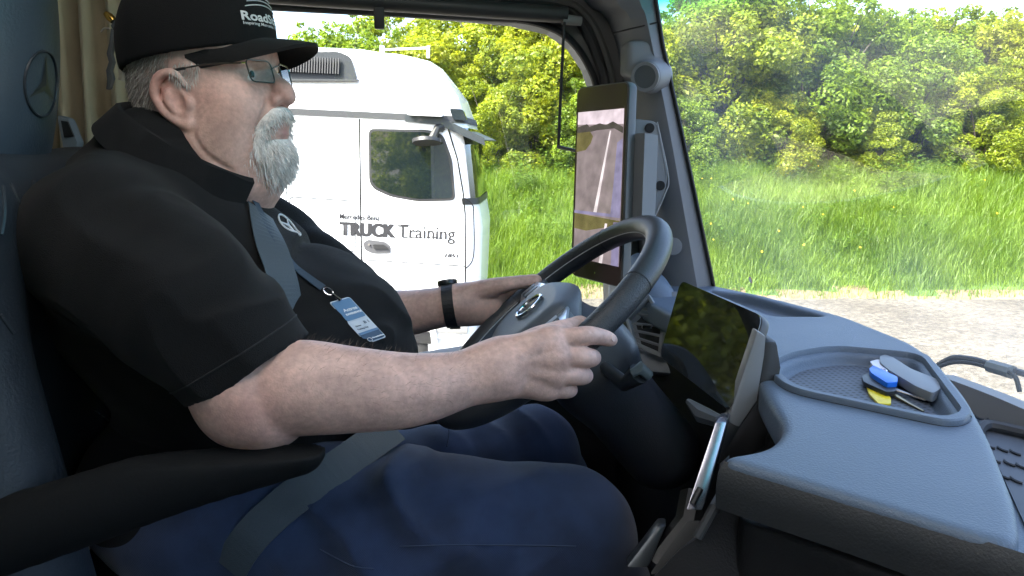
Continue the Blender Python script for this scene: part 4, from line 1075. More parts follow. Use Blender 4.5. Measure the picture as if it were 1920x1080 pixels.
for nm, pts, key, out in [
    ('image_sky', [(x0, .80), (x1, .79), (x1, .865), (x0, .865)], 'sky', o),
    ('image_trees', [(x0, .785), (.25, .80), (.3, .785), (.5, .80), (.62, .79), (.75, .805), (x1, .775), (x1, .745), (.78, .77), (.45, .765), (x0, .745)], 'dark', o + .0005),
    ('image_verge', [(x0, .755), (.32, .76), (.38, .735), (.34, .70), (.24, .665), (x0, .655)], 'verge', o + .0008),
    ('image_line', [(.70, .76), (.72, .76), (.50, .345), (.44, .345)], 'line', o + .0008),
    ('image_truck_side', [(.84, .70), (x1, .72), (x1, .345), (.76, .345), (.80, .5)], 'bar', o + .0005),
    ('image_divider', [(x0, .335), (x1, .335), (x1, .35), (x0, .35)], 'bar', o + .001),
    ('image_lower_verge', [(x0, .335), (x1, .32), (.80, .29), (.55, .27), (.30, .25), (x0, .255)], 'verge', o),
    ('image_lower_line', [(.67, .30), (.71, .30), (.64, .10), (.58, .10)], 'line', o + .0008),
    ('image_lower_side', [(.82, .31), (x1, .315), (x1, .10), (.80, .10)], 'bar', o + .0005)]:
    spoly(nm, pts, key, out)
b = B(); b.disc(mpt(.5, .045, .0016), mn, .0015, .0005, 10); b.build('status_dot', chrome_m, md)
b = B(); b.prism([mpt(.7, .25, -.018), mpt(1.15, .25, -.018), mpt(1.15, .75, -.018), mpt(.7, .75, -.018)], -mn * .03); b.build('mount', trim_m, md)

# ------------------------------------------------------------------ centre display
cd = empty('centre_display', tuple(PD(1340, 660, 1.03))); tag(cd, 'glossy dark centre touch display leaning towards the driver beside the wheel', 'display')
TRc, BRc, TLc = Vector(PD(1432, 592, .965)), Vector(PD(1364, 770, .93)), Vector(PD(1276, 524, 1.175))
BLc = Vector(PD(1235, 668, 1.125))
c_ux = (TRc - TLc).normalized(); cnm = c_ux.cross((TLc - BLc).normalized()).normalized()
if cnm.dot(-TRc) < 0: cnm = -cnm
quad = [BLc, BRc, TRc, TLc]
quad = [q - cnm * (q - TRc).dot(cnm) for q in quad]
q2 = [Vector(p) for p in round_poly(quad, .016, 5)]
b = B(); b.prism([q - cnm * .016 for q in q2], cnm * .014); b.build('housing', mat('display_shell', (.05, .052, .056), .4), cd, bevel=.004)
cq = sum(quad, Vector()) / 4
b = B(); b.prism([cq + (q - cq) * .985 for q in q2], cnm * .0015 - cnm * .003 ); b.build('glass_face', mat('touch_glass', (.012, .013, .012), .035, spec=.9), cd)
# pale cheek on its near side
away = Vector(FH)
b = B(); b.prism([Vector(PD(px, py, .935)) for px, py in ((1420, 620), (1437, 631), (1434, 665), (1420, 752), (1386, 802), (1366, 792), (1372, 765))], away * .02); b.build('side_cheek', mat('cheek_grey', (.15, .155, .16), .45), cd, bevel=.003)
b = B(); b.prism([Vector(PD(px, py, .945)) for px, py in ((1434, 640), (1458, 640), (1466, 690), (1440, 835), (1372, 884), (1345, 872), (1386, 800), (1420, 752))], away * .05); b.build('support', blk_m, cd, bevel=.006)
# bright trim strip below and clip
strip_m = mat('brushed_trim', (.55, .54, .62), .25, metal=.9)
b = B(); w0, w1 = Vector(PD(1350, 792, .91)), Vector(PD(1302, 956, .86)); sdv = Vector(RV) * .013
b.prism([w0 - sdv * .4, w0 + sdv * .6, w1 + sdv * .7, w1 - sdv * .7], Vector((.02, .03, 0))); b.build('trim_strip', strip_m, cd, bevel=.001)
b = B(); b.tube([w0.lerp(w1, .75) + sdv * .1 + Vector((-.004, -.004, 0)), w0.lerp(w1, .92) - sdv * .2 + Vector((-.004, -.004, 0))], .004, 8); b.build('strip_clip', blk_m, cd)
b = B(); b.tube([PD(1290, 752, 1.0), PD(1318, 778, .97), PD(1350, 790, .93)], [.004, .012, .008], 8); b.build('lower_hinge', mat('hinge_grey', (.07, .08, .09), .4), cd, smooth=True)

# ------------------------------------------------------------------ steering wheel
WC = Vector((.218, 1.149, -.277)); wt = R(40); wy = R(-3.8)
wa = Vector((math.cos(wt) * math.cos(wy), math.cos(wt) * math.sin(wy), math.sin(wt))); wb = Vector((-math.sin(wy), math.cos(wy), 0)); wnrm = wa.cross(wb).normalized()
if wnrm.x > 0: wnrm = -wnrm
WR = .220
def wp(a, b_, n=0.0): return WC + wa * a + wb * b_ + wnrm * n
wheel = empty('steering_wheel', tuple(WC)); tag(wheel, 'black leather multifunction steering wheel gripped by the man in both hands', 'steering wheel')
leather_m = mat('wheel_leather', (.035, .04, .047), .42, bump=.25, bscale=500, var=.08, vscale=15)
perf_m = mat('perforated_leather', (.026, .03, .036), .5, bump=.35, bscale=420, voronoi=True)
hub_m = mat('hub_plastic', (.075, .09, .115), .5, bump=.2, bscale=600)
silver_m = mat('satin_silver', (.55, .58, .62), .3, metal=.85)
piano_m = mat('piano_black', (.008, .008, .009), .12)
def rim_seg(a0, a1, rad, m, name):
    n = max(6, int(abs(a1 - a0) / 4)); pts = [wp(WR * math.cos(R(a0 + (a1 - a0) * i / n)), WR * math.sin(R(a0 + (a1 - a0) * i / n))) for i in range(n + 1)]
    b = B(); b.tube(pts, rad, 18); return b.build(name, m, wheel, smooth=True)
# angle 0 = forward/top, +90 = far (left) side, -90 = near side
rim_seg(-52, 42, .0200, leather_m, 'rim_leather')
rim_seg(42, 100, .0196, perf_m, 'rim_grip'); rim_seg(-110, -52, .0196, perf_m, 'rim_grip')
rim_seg(100, 250, .0198, leather_m, 'rim_leather')
stitch = mat('grey_stitching', (.42, .44, .46), .7)
for a0, a1 in ((-50, 95), (100, 175)):
    pts = [wp((WR - .0188) * math.cos(R(a)), (WR - .0188) * math.sin(R(a)), .006) for a in np.linspace(a0, a1, 40)]
    b = B(); b.tube(pts, .0009, 5); b.build('stitching', stitch, wheel)
for a in (42, -52, 100):
    b = B(); t_ = R(a); c = wp(WR * math.cos(t_), WR * math.sin(t_)); ta = -wa * math.sin(t_) + wb * math.cos(t_)
    b.tube([c - ta * .0008, c + ta * .0008], .0203, 18); b.build('rim_joint', blk_m, wheel)
s = SDF((WC.x - .22, WC.y - .22, WC.z - .22), (WC.x + .22, WC.y + .22, WC.z + .22), .0042)
Mw = [tuple(wa), tuple(wb), tuple(wnrm)]
s.box(wp(-.022, 0, .000), (.066, .092, .024), .022, Mw, k=.02)
s.ell(wp(-.012, 0, .004), (.082, .092, .028), Mw, k=.03)
s.box(wp(-.07, 0, -.004), (.05, .055, .018), .016, Mw, k=.03)
s.half(wp(0, 0, .030), wnrm)
s.build('hub_pad', hub_m, wheel, 1)
for sg in (1, -1):
    b = B(); b.loft([[wp(a, sg * l, n) for a, n in ((w0_, .012 - d), (w0_, -.012 - d), (w1_, -.012 - d), (w1_, .012 - d))] for l, w0_, w1_, d in ((.06, .045, -.045, 0), (.12, .030, -.030, 0), (.17, .026, -.022, .002), (.215, .036, -.034, .004))]); b.build('spoke', hub_m, wheel, bevel=.006)
    b = B(); b.loft([[wp(a, sg * l, n) for a, n in ((w0_, .016), (w0_, .010), (w1_, .010), (w1_, .016))] for l, w0_, w1_ in ((.085, .040, -.030), (.14, .026, -.028), (.188, .018, -.020))]); b.build('button_frame', silver_m, wheel, bevel=.002)
    for kx, ka in ((.112, .004), (.135, .0), (.158, -.002)):
        b = B(); b.box(wp(ka, sg * kx, .0185), (.030, .017, .006), Matrix((wa, wb, wnrm)).transposed()); b.build('button', mat('button_grey', (.12, .13, .145), .4) if 'button_grey' not in MATS else MATS['button_grey'], wheel, bevel=.0015)
for sg in (1, -1):
    b = B(); b.loft([[wp(a_, sg * l_, n) for l_, n in ((l + .012, .004), (l + .012, -.012), (l - .012, -.012), (l - .012, .004))] for a_, l in ((-.08, .045), (-.14, .062), (-.205, .075))]); b.build('lower_spoke', piano_m, wheel, bevel=.003)
    b = B(); b.tube([wp(-.07, sg * .034, .012), wp(-.13, sg * .048, .006), wp(-.20, sg * .06, .002)], .0035, 8); b.build('spoke_edge', silver_m, wheel, smooth=True)
ec = wp(-.010, .0, .0335)
b = B(); b.tube([ec + wa * (.025 * math.cos(t)) + wb * (.025 * math.sin(t)) for t in np.linspace(0, 2 * math.pi, 37)[:-1]], .0028, 8, closed=True); emb = b.build('emblem', chrome_m, wheel, smooth=True)
def star(c, u, v, n, r, w, h):
    b = B(); c = Vector(c)
    pts = []
    for k in range(6):
        a = math.pi / 2 + k * math.pi / 3; rr = r if k % 2 == 0 else r * w
        pts.append(c + u * (rr * math.cos(a)) + v * (rr * math.sin(a)))
    tip = c + n * h
    b.faces(pts + [tip, c - n * h * .3], [(i, (i + 1) % 6, 6) for i in range(6)] + [((i + 1) % 6, i, 7) for i in range(6)])
    return b
o = star(ec, wb, wa, wnrm, .024, .17, .004).build('emblem_star', chrome_m, None); o.parent = emb; o.matrix_parent_inverse = Matrix.Translation(-Vector(wheel.location))
emb.matrix_parent_inverse = Matrix.Translation(-Vector(wheel.location)); o.matrix_parent_inverse = Matrix.Identity(4)
# column
colm = empty('steering_column', tuple(wp(0, 0, -.3))); tag(colm, 'dark steering column cowl with a stalk below the steering wheel', 'steering column')
s = SDF((.14, .98, -.75), (.62, 1.34, -.22), .005)
s.cone(wp(.0, 0, -.035), wp(.0, 0, -.12), .062, .066, .0, flat=(wb, 1.15)); s.cone(wp(.0, 0, -.12), wp(.0, 0, -.30), .066, .066, .04, flat=(wb, 1.15))
s.box(wp(.02, 0, -.09), (.06, .078, .04), .03, Mw, k=.04)
s.build('cowl', mat('cowl_plastic', (.03, .034, .042), .45, bump=.2, bscale=500), colm, 1)
b = B(); b.tube([wp(.02, -.07, -.09), PY(1172, 720, 1.0), PY(1198, 700, .98)], [.009, .011, .016], 10); st = b.build('stalk', mat('stalk_black', (.03, .036, .042), .3), colm, smooth=True)
b = B(); b.tube([PY(1185, 700, .975), PY(1200, 690, .972), PY(1216, 705, .975)], [.006, .010, .008], 10); o = b.build('stalk_knob', mat('stalk_tip', (.10, .13, .14), .3), None, smooth=True); o.parent = st
# pedals in the footwell
ped = empty('pedal_set', tuple(PY(1220, 1060, 1.05))); tag(ped, 'dark pedal with bright edge in the footwell below the dashboard', 'pedals')
b = B(); pa, pb_ = Vector(PD(1242, 985, 1.0)), Vector(PD(1190, 1065, .97)); sv = Vector(RV) * .02
b.prism([pa - sv * .3, pa + sv * .3, pb_ + sv * .9, pb_ - sv * .6], Vector((.01, .03, -.005))); b.build('pedal_plate', mat('pedal_alloy', (.07, .08, .09), .35, metal=.6), ped, bevel=.004)
b = B(); b.tube([PD(1225, 1062, .99), PD(1290, 985, 1.02), PD(1300, 930, 1.05)], [.016, .02, .02], 8); b.build('pedal_arm', blk_m, ped, smooth=True)
b = B(); pa, pb_ = Vector(PD(1300, 975, .98)), Vector(PD(1230, 1078, .95)); b.prism([pa - sv * .5, pa + sv * 1.3, pb_ + sv * 1.5, pb_ - sv * .5], Vector((.02, .02, -.02))); b.build('footwell_panel', mat('footwell_grey', (.03, .031, .033), .6), ped, bevel=.004)
# wiper resting outside at the foot of the windscreen
wip = empty('windscreen_wiper', (.84, .7, -.4)); tag(wip, 'black wiper arm with hose clip outside the foot of the windscreen', 'wiper')
WX = .86
b = B(); b.tube(catmull([PX(1752, 690, WX), PX(1785, 672, WX), PX(1822, 674, WX), PX(1860, 684, WX), PX(1925, 702, WX)], 5), .0052, 8); b.build('arm', blk_m, wip, smooth=True)
b = B(); b.tube(catmull([PX(1745, 694, WX - .01), PX(1785, 680, WX - .01), PX(1822, 681, WX - .01), PX(1862, 692, WX - .01), PX(1900, 702, WX - .01), PX(1912, 735, WX - .01)], 5), .0032, 8); b.build('hose', rubber_m, wip, smooth=True)
b = B(); b.tube([PX(1856, 686, WX - .005), PX(1898, 698, WX - .005)], .010, 8); b.build('hose_clip', mat('clip_grey', (.11, .13, .13), .5), wip, smooth=False)
pv = Vector(PX(1752, 692, WX)); b = B(); b.tube([PX(1730, 672, WX), pv, pv + Vector((.01, .0, -.05)), Vector((pv.x + .01, pv.y, -.465))], [.006, .010, .010, .014], 8); b.build('pivot', blk_m, wip, smooth=True)
# ------------------------------------------------------------------ the driver
def skin_mat():
    m = mat('skin', (.50, .30, .235), .5, sub=.12)
    nt = m.node_tree; L = nt.links; bs = nt.nodes['Principled BSDF']
    tc = nt.nodes.new('ShaderNodeTexCoord')
    n1 = nt.nodes.new('ShaderNodeTexNoise'); n1.inputs['Scale'].default_value = 28; n1.inputs['Detail'].default_value = 6; L.new(tc.outputs['Object'], n1.inputs['Vector'])
    n2 = nt.nodes.new('ShaderNodeTexNoise'); n2.inputs['Scale'].default_value = 420; n2.inputs['Detail'].default_value = 3; L.new(tc.outputs['Object'], n2.inputs['Vector'])
    at = nt.nodes.new('ShaderNodeVertexColor'); at.layer_name = 'tone'
    mr = nt.nodes.new('ShaderNodeMapRange'); mr.inputs['From Min'].default_value = .3; mr.inputs['From Max'].default_value = .7; mr.inputs['To Min'].default_value = .80; mr.inputs['To Max'].default_value = 1.14; L.new(n1.outputs['Fac'], mr.inputs['Value'])
    sc = nt.nodes.new('ShaderNodeVectorMath'); sc.operation = 'SCALE'; L.new(at.outputs['Color'], sc.inputs[0]); L.new(mr.outputs['Result'], sc.inputs['Scale'])
    n3 = nt.nodes.new('ShaderNodeTexNoise'); n3.inputs['Scale'].default_value = 150; n3.inputs['Detail'].default_value = 4; L.new(tc.outputs['Object'], n3.inputs['Vector'])
    m3 = nt.nodes.new('ShaderNodeMapRange'); m3.inputs['From Min'].default_value = .3; m3.inputs['From Max'].default_value = .7; m3.inputs['To Min'].default_value = .86; m3.inputs['To Max'].default_value = 1.10; L.new(n3.outputs['Fac'], m3.inputs['Value'])
    s3 = nt.nodes.new('ShaderNodeVectorMath'); s3.operation = 'SCALE'; L.new(sc.outputs['Vector'], s3.inputs[0]); L.new(m3.outputs['Result'], s3.inputs['Scale']); L.new(s3.outputs['Vector'], bs.inputs['Base Color'])
    bp = nt.nodes.new('ShaderNodeBump'); bp.inputs['Strength'].default_value = .3; bp.inputs['Distance'].default_value = .0010; L.new(n2.outputs['Fac'], bp.inputs['Height'])
    bp2 = nt.nodes.new('ShaderNodeBump'); bp2.inputs['Strength'].default_value = .3; bp2.inputs['Distance'].default_value = .004; L.new(n1.outputs['Fac'], bp2.inputs['Height']); L.new(bp.outputs['Normal'], bp2.inputs['Normal'])
    L.new(bp2.outputs['Normal'], bs.inputs['Normal'])
    return m
skin_m = skin_mat()
MY = 1.16
HY, HP = R(20), R(-6)
fx = np.array([math.cos(HY) * math.cos(HP), -math.sin(HY) * math.cos(HP), -math.sin(HP)]); fy = np.array([math.sin(HY), math.cos(HY), 0.]); fz = np.cross(fx, fy)
H0 = np.array([-.279, 1.18, .068])
def hw(x, y, z): return H0 + fx * x + fy * y + fz * z
HM = [tuple(fx), tuple(fy), tuple(fz)]
person = empty('person', (-.25, MY, -.62))
tag(person, 'man in black cap, polo shirt and jeans driving with both hands on wheel', 'person')
s = SDF((-.50, .77, -.47), (.34, 1.50, .20), .0024)
# head
s.ell(hw(-.012, 0, .045), (.102, .082, .090), HM)
s.ell(hw(.035, 0, -.012), (.068, .068, .090), HM, k=.03)
s.ell(hw(.060, 0, .046), (.040, .060, .030), HM, k=.02)
for q in (1, -1):
    s.ell(hw(.050, q * .042, -.030), (.042, .036, .042), HM, k=.02)
    s.ell(hw(.022, q * .052, -.075), (.050, .036, .042), HM, k=.03)
s.ell(hw(.066, 0, -.092), (.040, .046, .032), HM, k=.02)
s.ell(hw(.080, 0, -.052), (.028, .038, .030), HM, k=.016)
s.cone(hw(-.030, 0, -.03), hw(-.062, .0, -.22), .084, .108, .035, flat=(fy, .95))
s.ell(hw(.020, 0, -.128), (.066, .074, .050), HM, k=.035)
for q in (1, -1):
    s.ell(hw(.098, q * .034, .016), (.020, .021, .013), HM, k=.012, op='cut')
    s.ell(hw(.0745, q * .033, .0165), (.0135, .017, .0125), HM, k=.003)
    s.cone(hw(.089, q * .016, .034), hw(.080, q * .05, .034), .007, .006, .010)
s.chain([hw(.088, 0, .026), hw(.100, 0, .010), hw(.116, 0, -.012)], [.0085, .0095, .0125], .010)
s.ell(hw(.1185, 0, -.0185), (.0125, .0135, .0115), HM, k=.006)
for q in (1, -1):
    s.ell(hw(.1045, q * .0135, -.0225), (.0125, .0085, .0095), HM, k=.005)
    s.ell(hw(.112, q * .0075, -.031), (.006, .004, .004), HM, k=.003, op='cut')
s.ell(hw(.1015, 0, -.0585), (.009, .021, .006), HM, k=.004); s.ell(hw(.099, 0, -.0685), (.010, .020, .0065), HM, k=.004)
# folds: nose to mouth, under the jaw, crow's feet
for q in (1, -1):
    s.chain([hw(.102, q * .022, -.020), hw(.098, q * .034, -.040), hw(.088, q * .042, -.062)], [.0026, .0034, .0026], .006, op='cut')
    s.chain([hw(.016, q * .090, -.052), hw(.030, q * .090, -.085), hw(.055, q * .074, -.115)], [.002, .0035, .003], .010, op='cut')
    s.cone(hw(.088, q * .030, -.004), hw(.076, q * .056, -.006), .0012, .0010, .006, op='cut')
# ears
for q in (1, -1):
    e0 = lambda x, y, z: hw(x + .013, q * y, z - .013)
    s.ell(e0(-.014, .084, .0), (.018, .008, .033), [tuple(np.array(fx) * .93 + np.array(fz) * .36), tuple(fy), tuple(np.array(fz) * .93 - np.array(fx) * .36)], k=.006)
    s.ell(e0(-.006, .094, -.003), (.0095, .010, .0175), HM, k=.004, op='cut')
    s.ell(e0(-.020, .096, .016), (.006, .008, .012), HM, k=.003, op='cut')
    s.chain([e0(.006, .084, .016), e0(-.006, .091, .034), e0(-.026, .094, .033), e0(-.038, .094, .014), e0(-.032, .092, -.010), e0(-.016, .088, -.028), e0(.0, .083, -.036)], [.003, .0046, .005, .0052, .005, .005, .0065], .003)
    s.chain([e0(-.018, .092, .014), e0(-.022, .092, .0), e0(-.014, .090, -.016)], [.003, .0036, .003], .003)
    s.ell(e0(.006, .085, -.006), (.005, .005, .009), HM, k=.004)
    s.ell(e0(.0, .083, -.035), (.009, .006, .010), HM, k=.005)
# torso core under the shirt
s.ell((-.34, MY, -.22), (.12, .19, .14), None, k=.05)
for q in (1, -1): s.cone((-.37, MY, -.13), (-.37, MY + q * .18, -.15), .055, .055, .03)
s.ell((-.24, MY, -.33), (.19, .19, .13), None, k=.05)
# near (right) arm
sho_n = np.array([-.365, .965, -.125]); elb = PY(470, 738, .85)
s.chain([sho_n + np.array([0, 0, -.03]), PY(330, 560, .885), elb], [.058, .056, .052], .02)
s.cone(PY(462, 758, .852), PY(505, 765, .848), .042, .045, .03)
s.chain([elb, PY(560, 727, .838), PY(660, 731, .838), PY(770, 731, .848), PY(872, 710, .862), PY(938, 690, .872)], [.051, .0535, .0485, .0425, .0330, .0300], .03, flat=((0, 1, 0), .92))
Nk = .016
wr = PY(942, 690, .873)
mcp = [PY(1042, 637, .877), PY(1050, 668, .868), PY(1044, 700, .868), PY(1030, 726, .874)]
for i, mpt_ in enumerate(mcp):
    s.chain([PY(950, 668 + 13 * i, .874), PY(1000, 650 + 22 * i, .870), mpt_], [.0215, .0185, [.0150, .0148, .0140, .0132][i]], Nk)
s.ell(PY(990, 688, .882), (.036, .020, .032), None, k=.02)
def finger(pts, rad, k=.0025): s.chain(pts, [r * .86 for r in rad], k, n=4)
finger([mcp[0], PY(1078, 632, .872), PY(1106, 629, .876), PY(1132, 633, .893), PY(1147, 638, .903)], [.0140, .0128, .0122, .0108, .0088])
finger([mcp[1], PY(1085, 669, .866), PY(1106, 671, .878), PY(1110, 670, .912), PY(1092, 668, .945)], [.0142, .0134, .0128, .0115, .0092])
finger([mcp[2], PY(1074, 704, .867), PY(1092, 705, .880), PY(1096, 704, .912), PY(1078, 700, .943)], [.0135, .0126, .0122, .0110, .0090])
finger([mcp[3], PY(1052, 730, .873), PY(1066, 731, .884), PY(1068, 730, .912), PY(1054, 724, .938)], [.0128, .0116, .0110, .0098, .0082])
for i in range(4): s.ell(mcp[i], (.011, .009, .011), None, k=.008)
s.chain([PY(972, 665, .885), PY(1010, 640, .905), PY(1050, 620, .930), PY(1078, 612, .950), PY(1090, 608, .955)], [.022, .018, .0125, .0110, .0085], .010)
# creases across the finger joints and the wrist
for (px, py, Y, r_) in ((1106, 629, .876, .0108), (1104, 671, .876, .0112), (1090, 705, .878, .0106), (1064, 731, .882, .0096)):
    for dx in (-3, 3):
        s.cone(PY(px + dx, py - 9, Y - r_ * .82), PY(px + dx, py + 9, Y - r_ * .82), .0011, .0011, .0022, op='cut')
for i, q in enumerate(mcp[:3]): s.cone(PY(975, 668 + 10 * i, .851), q + np.array([-.012, -.0115, 0]), .0022, .0024, .010)
# far (left) arm
sho_f = np.array([-.365, MY + .195, -.125]); elf = PY(596, 632, 1.43)
s.chain([sho_f + np.array([0, 0, -.03]), np.array([-.24, 1.40, -.25]), elf], [.056, .053, .048], .02)
s.chain([elf, PY(700, 594, 1.415), PY(770, 586, 1.40), PY(832, 575, 1.385), PY(868, 570, 1.38)], [.050, .0465, .042, .036, .031], .03)
fm = [PY(962, 545, 1.395), PY(958, 560, 1.40), PY(950, 576, 1.402), PY(938, 590, 1.40)]
for i, q in enumerate(fm):
    s.chain([PY(870, 558 + 9 * i, 1.38), PY(912, 552 + 11 * i, 1.392), q], [.021, .0185, .0140], Nk)
s.ell(PY(903, 576, 1.368), (.040, .020, .033), None, k=.02)
s.chain([PY(880, 552, 1.372), PY(918, 541, 1.362), PY(950, 533, 1.352), PY(985, 528, 1.350), PY(1006, 526, 1.352)], [.021, .0175, .0130, .0112, .0088], .010)
for i, q in enumerate(fm):
    p2 = q + np.array([.030, .004, -.004]); p3 = p2 + np.array([.012, -.022, -.012]); p4 = p3 + np.array([-.012, -.016, -.004])
    s.chain([q, p2, p3, p4], [.0135, .0122, .0112, .009], .004, n=4)
V, F = s.mesh(1)
body_me = np_mesh('body', V, F)
tone = np.ones((len(V), 4), np.float32); base = np.array([.60, .385, .322])
tone[:, :3] = base
rel = V - H0; lx_, ly_, lz_ = rel @ fx, rel @ fy, rel @ fz
def blend(mask, col):
    m_ = np.clip(mask, 0, 1)[:, None]; tone[:, :3] = tone[:, :3] * (1 - m_) + np.array(col) * m_
gs = lambda cx, cy, cz, r: np.exp(-(((lx_ - cx) ** 2 + (np.abs(ly_) - cy) ** 2 + (lz_ - cz) ** 2) / r ** 2))
blend(.6 * gs(.118, 0, -.02, .022), (.62, .30, .26))
blend(.5 * gs(.07, .045, -.02, .035), (.62, .34, .285))
blend(.65 * gs(-.015, .09, .0, .040), (.64, .32, .265))
blend(.9 * gs(.108, 0, -.066, .012), (.46, .20, .18))
# grey stubble of the cropped hair
hairmask = 1 / (1 + np.exp(-(-lx_ - .030 - .6 * np.clip(-lz_, -.1, .1)) / .006)) * (lz_ > -.075) * (np.abs(ly_) < .0895)
hairmask *= 1 / (1 + np.exp(-(lz_ + .062) / .006))
burn = np.exp(-(((lx_ - .020) / .016) ** 2 + ((lz_ - .028) / .022) ** 2)) * (np.abs(ly_) > .055)
blend(.75 * hairmask, (.22, .20, .18)); blend(.45 * burn, (.38, .35, .32))
knk = np.zeros(len(V))
for q in mcp: knk = np.maximum(knk, np.exp(-((V - q) ** 2).sum(1) / .014 ** 2))
blend(.4 * knk, (.54, .27, .22))
blend(.45 * np.exp(-((V - PY(478, 775, .80)) ** 2).sum(1) / .04 ** 2), (.55, .27, .23))
ca = body_me.color_attributes.new('tone', 'FLOAT_COLOR', 'POINT'); ca.data.foreach_set('color', tone.ravel())
body = link('body', body_me, skin_m, person)
body_bvh = BVHTree.FromPolygons([tuple(v) for v in V], [tuple(f) for f in F])
# eyes
for q in (1, -1):
    b = B(); c = Vector(hw(.0785, q * .033, .0150))
    bmesh.ops.create_uvsphere(b.bm, u_segments=14, v_segments=10, radius=.0105, matrix=Matrix.Translation(c)); ey = b.build('eye', mat('eye_white', (.75, .72, .70), .2) if 'eye_white' not in MATS else MATS['eye_white'], person, smooth=True)
    b = B(); b.disc(c + Vector(fx) * .0098, fx, .005, .0012, 14); o = b.build('iris', mat('iris_brown', (.06, .04, .03), .15) if 'iris_brown' not in MATS else MATS['iris_brown'], None); o.parent = ey

# hair strands: thin tapering slivers on the skin
def strands(name, roots, dirs, length, width, m, parent, bend=.3, seed=5):
    rg = np.random.default_rng(seed); n = len(roots); roots = np.asarray(roots); dirs = np.asarray(dirs)
    L_ = np.asarray(length)[:, None] * rg.uniform(.7, 1.25, (n, 1))
    side = np.cross(dirs, rg.normal(size=(n, 3))); side /= np.linalg.norm(side, axis=1)[:, None]
    grav = np.array([0, 0, -1.0])
    p1 = roots + dirs * L_ * .5; d2 = dirs * (1 - bend) + grav * bend + rg.normal(size=(n, 3)) * .12; p2 = p1 + d2 * L_ * .5
    w = width * rg.uniform(.6, 1.3, (n, 1))
    Vv = np.stack([roots - side * w, roots + side * w, p1 + side * w * .8, p1 - side * w * .8, p2], 1).reshape(-1, 3)
    i = np.arange(n)[:, None] * 5
    tri = np.concatenate([i + np.array([0, 1, 2]), i + np.array([0, 2, 3]), i + np.array([3, 2, 4])])
    return link(name, np_mesh(name, Vv, tri), m, parent)
def hair_mat(name, dark, light):
    m = mat(name, light, .55); nt = m.node_tree; L = nt.links; bs = nt.nodes['Principled BSDF']
    ge = nt.nodes.new('ShaderNodeNewGeometry'); mx = nt.nodes.new('ShaderNodeMix'); mx.data_type = 'RGBA'; mx.inputs['A'].default_value = (*dark, 1); mx.inputs['B'].default_value = (*light, 1)
    L.new(ge.outputs['Random Per Island'], mx.inputs['Factor']); L.new(mx.outputs['Result'], bs.inputs['Base Color']); return m
nv = np.zeros(len(V) * 3, np.float32); body_me.vertices.foreach_get('normal', nv); NV = nv.reshape(-1, 3)
rg = np.random.default_rng(9)
cand = np.where((hairmask > .35) & (lz_ < .06))[0]; pick = rg.choice(cand, 7000)
dirs = NV[pick] * .35 + (-fz) * .8 - fx * .25 + rg.normal(size=(len(pick), 3)) * .15; dirs /= np.linalg.norm(dirs, axis=1)[:, None]
strands('cropped_hair', V[pick] + rg.normal(size=(len(pick), 3)) * .001, dirs, np.full(len(pick), .010), .00045, hair_mat('grey_hair', (.10, .09, .08), (.48, .45, .41)), person, .2)
cand = np.where((burn > .35) & (lz_ < .036))[0]; pick = rg.choice(cand, 900)
dirs = NV[pick] * .3 - fz * .9 - fx * .1 + rg.normal(size=(len(pick), 3)) * .15; dirs /= np.linalg.norm(dirs, axis=1)[:, None]
strands('sideburn', V[pick], dirs, np.full(len(pick), .010), .0004, hair_mat('white_hair', (.35, .33, .30), (.68, .65, .61)), person, .2)
# beard: body of the goatee + strands
s = SDF(hw(.03, 0, -.2) - np.array([.06, .1, .03]), hw(.09, 0, -.03) + np.array([.10, .10, .04]), .0026)
s.ell(hw(.075, 0, -.094), (.034, .042, .034), HM); s.ell(hw(.072, 0, -.106), (.031, .038, .034), HM, k=.02)
for q in (1, -1): s.ell(hw(.054, q * .039, -.092), (.026, .015, .026), HM, k=.015)
for q in (1, -1):
    s.chain([hw(.106, q * .004, -.038), hw(.102, q * .018, -.044), hw(.088, q * .030, -.060), hw(.076, q * .034, -.085)], [.0075, .0085, .009, .012], .008)
s.ell(hw(.108, 0, -.064), (.016, .013, .007), HM, k=.004, op='cut')
Vb, Fb = s.mesh(1)
beard = link('beard', np_mesh('beard', Vb, Fb), mat('beard_base', (.80, .78, .75), .8, bump=1.0, bscale=260, var=.18, vscale=120), person)
nb = np.zeros(len(Vb) * 3, np.float32); beard.data.vertices.foreach_get('normal', nb); NB = nb.reshape(-1, 3)
rb = Vb - H0; bz_ = rb @ fz
pick = rg.choice(len(Vb), 6000); lip_open = (np.abs(bz_[pick] + .064) < .007) & (np.abs((rb[pick]) @ fy) < .014) & ((rb[pick]) @ fx > .1)
pick = pick[~lip_open]; up_ = bz_[pick] > -.058
dirs = NB[pick] * .45 - fz * .85 + fx * .10 + np.sign(rb[pick] @ fy)[:, None] * fy * np.where(up_, .35, .05)[:, None] + rg.normal(size=(len(pick), 3)) * .16; dirs /= np.linalg.norm(dirs, axis=1)[:, None]
st = strands('beard_strands', Vb[pick] - NB[pick] * .002, dirs, np.where(up_, .013, .019), .00055, hair_mat('beard_hair', (.46, .44, .42), (.94, .92, .90)), None, .25); st.parent = beard
# fingernails on the near hand
nail_m = mat('fingernail', (.66, .46, .40), .3)
for px, py, Y in ((1150, 634, .898),):
    h = body_bvh.ray_cast(Vector((0, 0, 0)), Vector(ray(px, py)).normalized())
    if h[0] is not None:
        b = B(); b.disc(h[0] - h[1] * .001, h[1], .0048, .0016, 12); b.build('fingernail', nail_m, person, bevel=.0006)
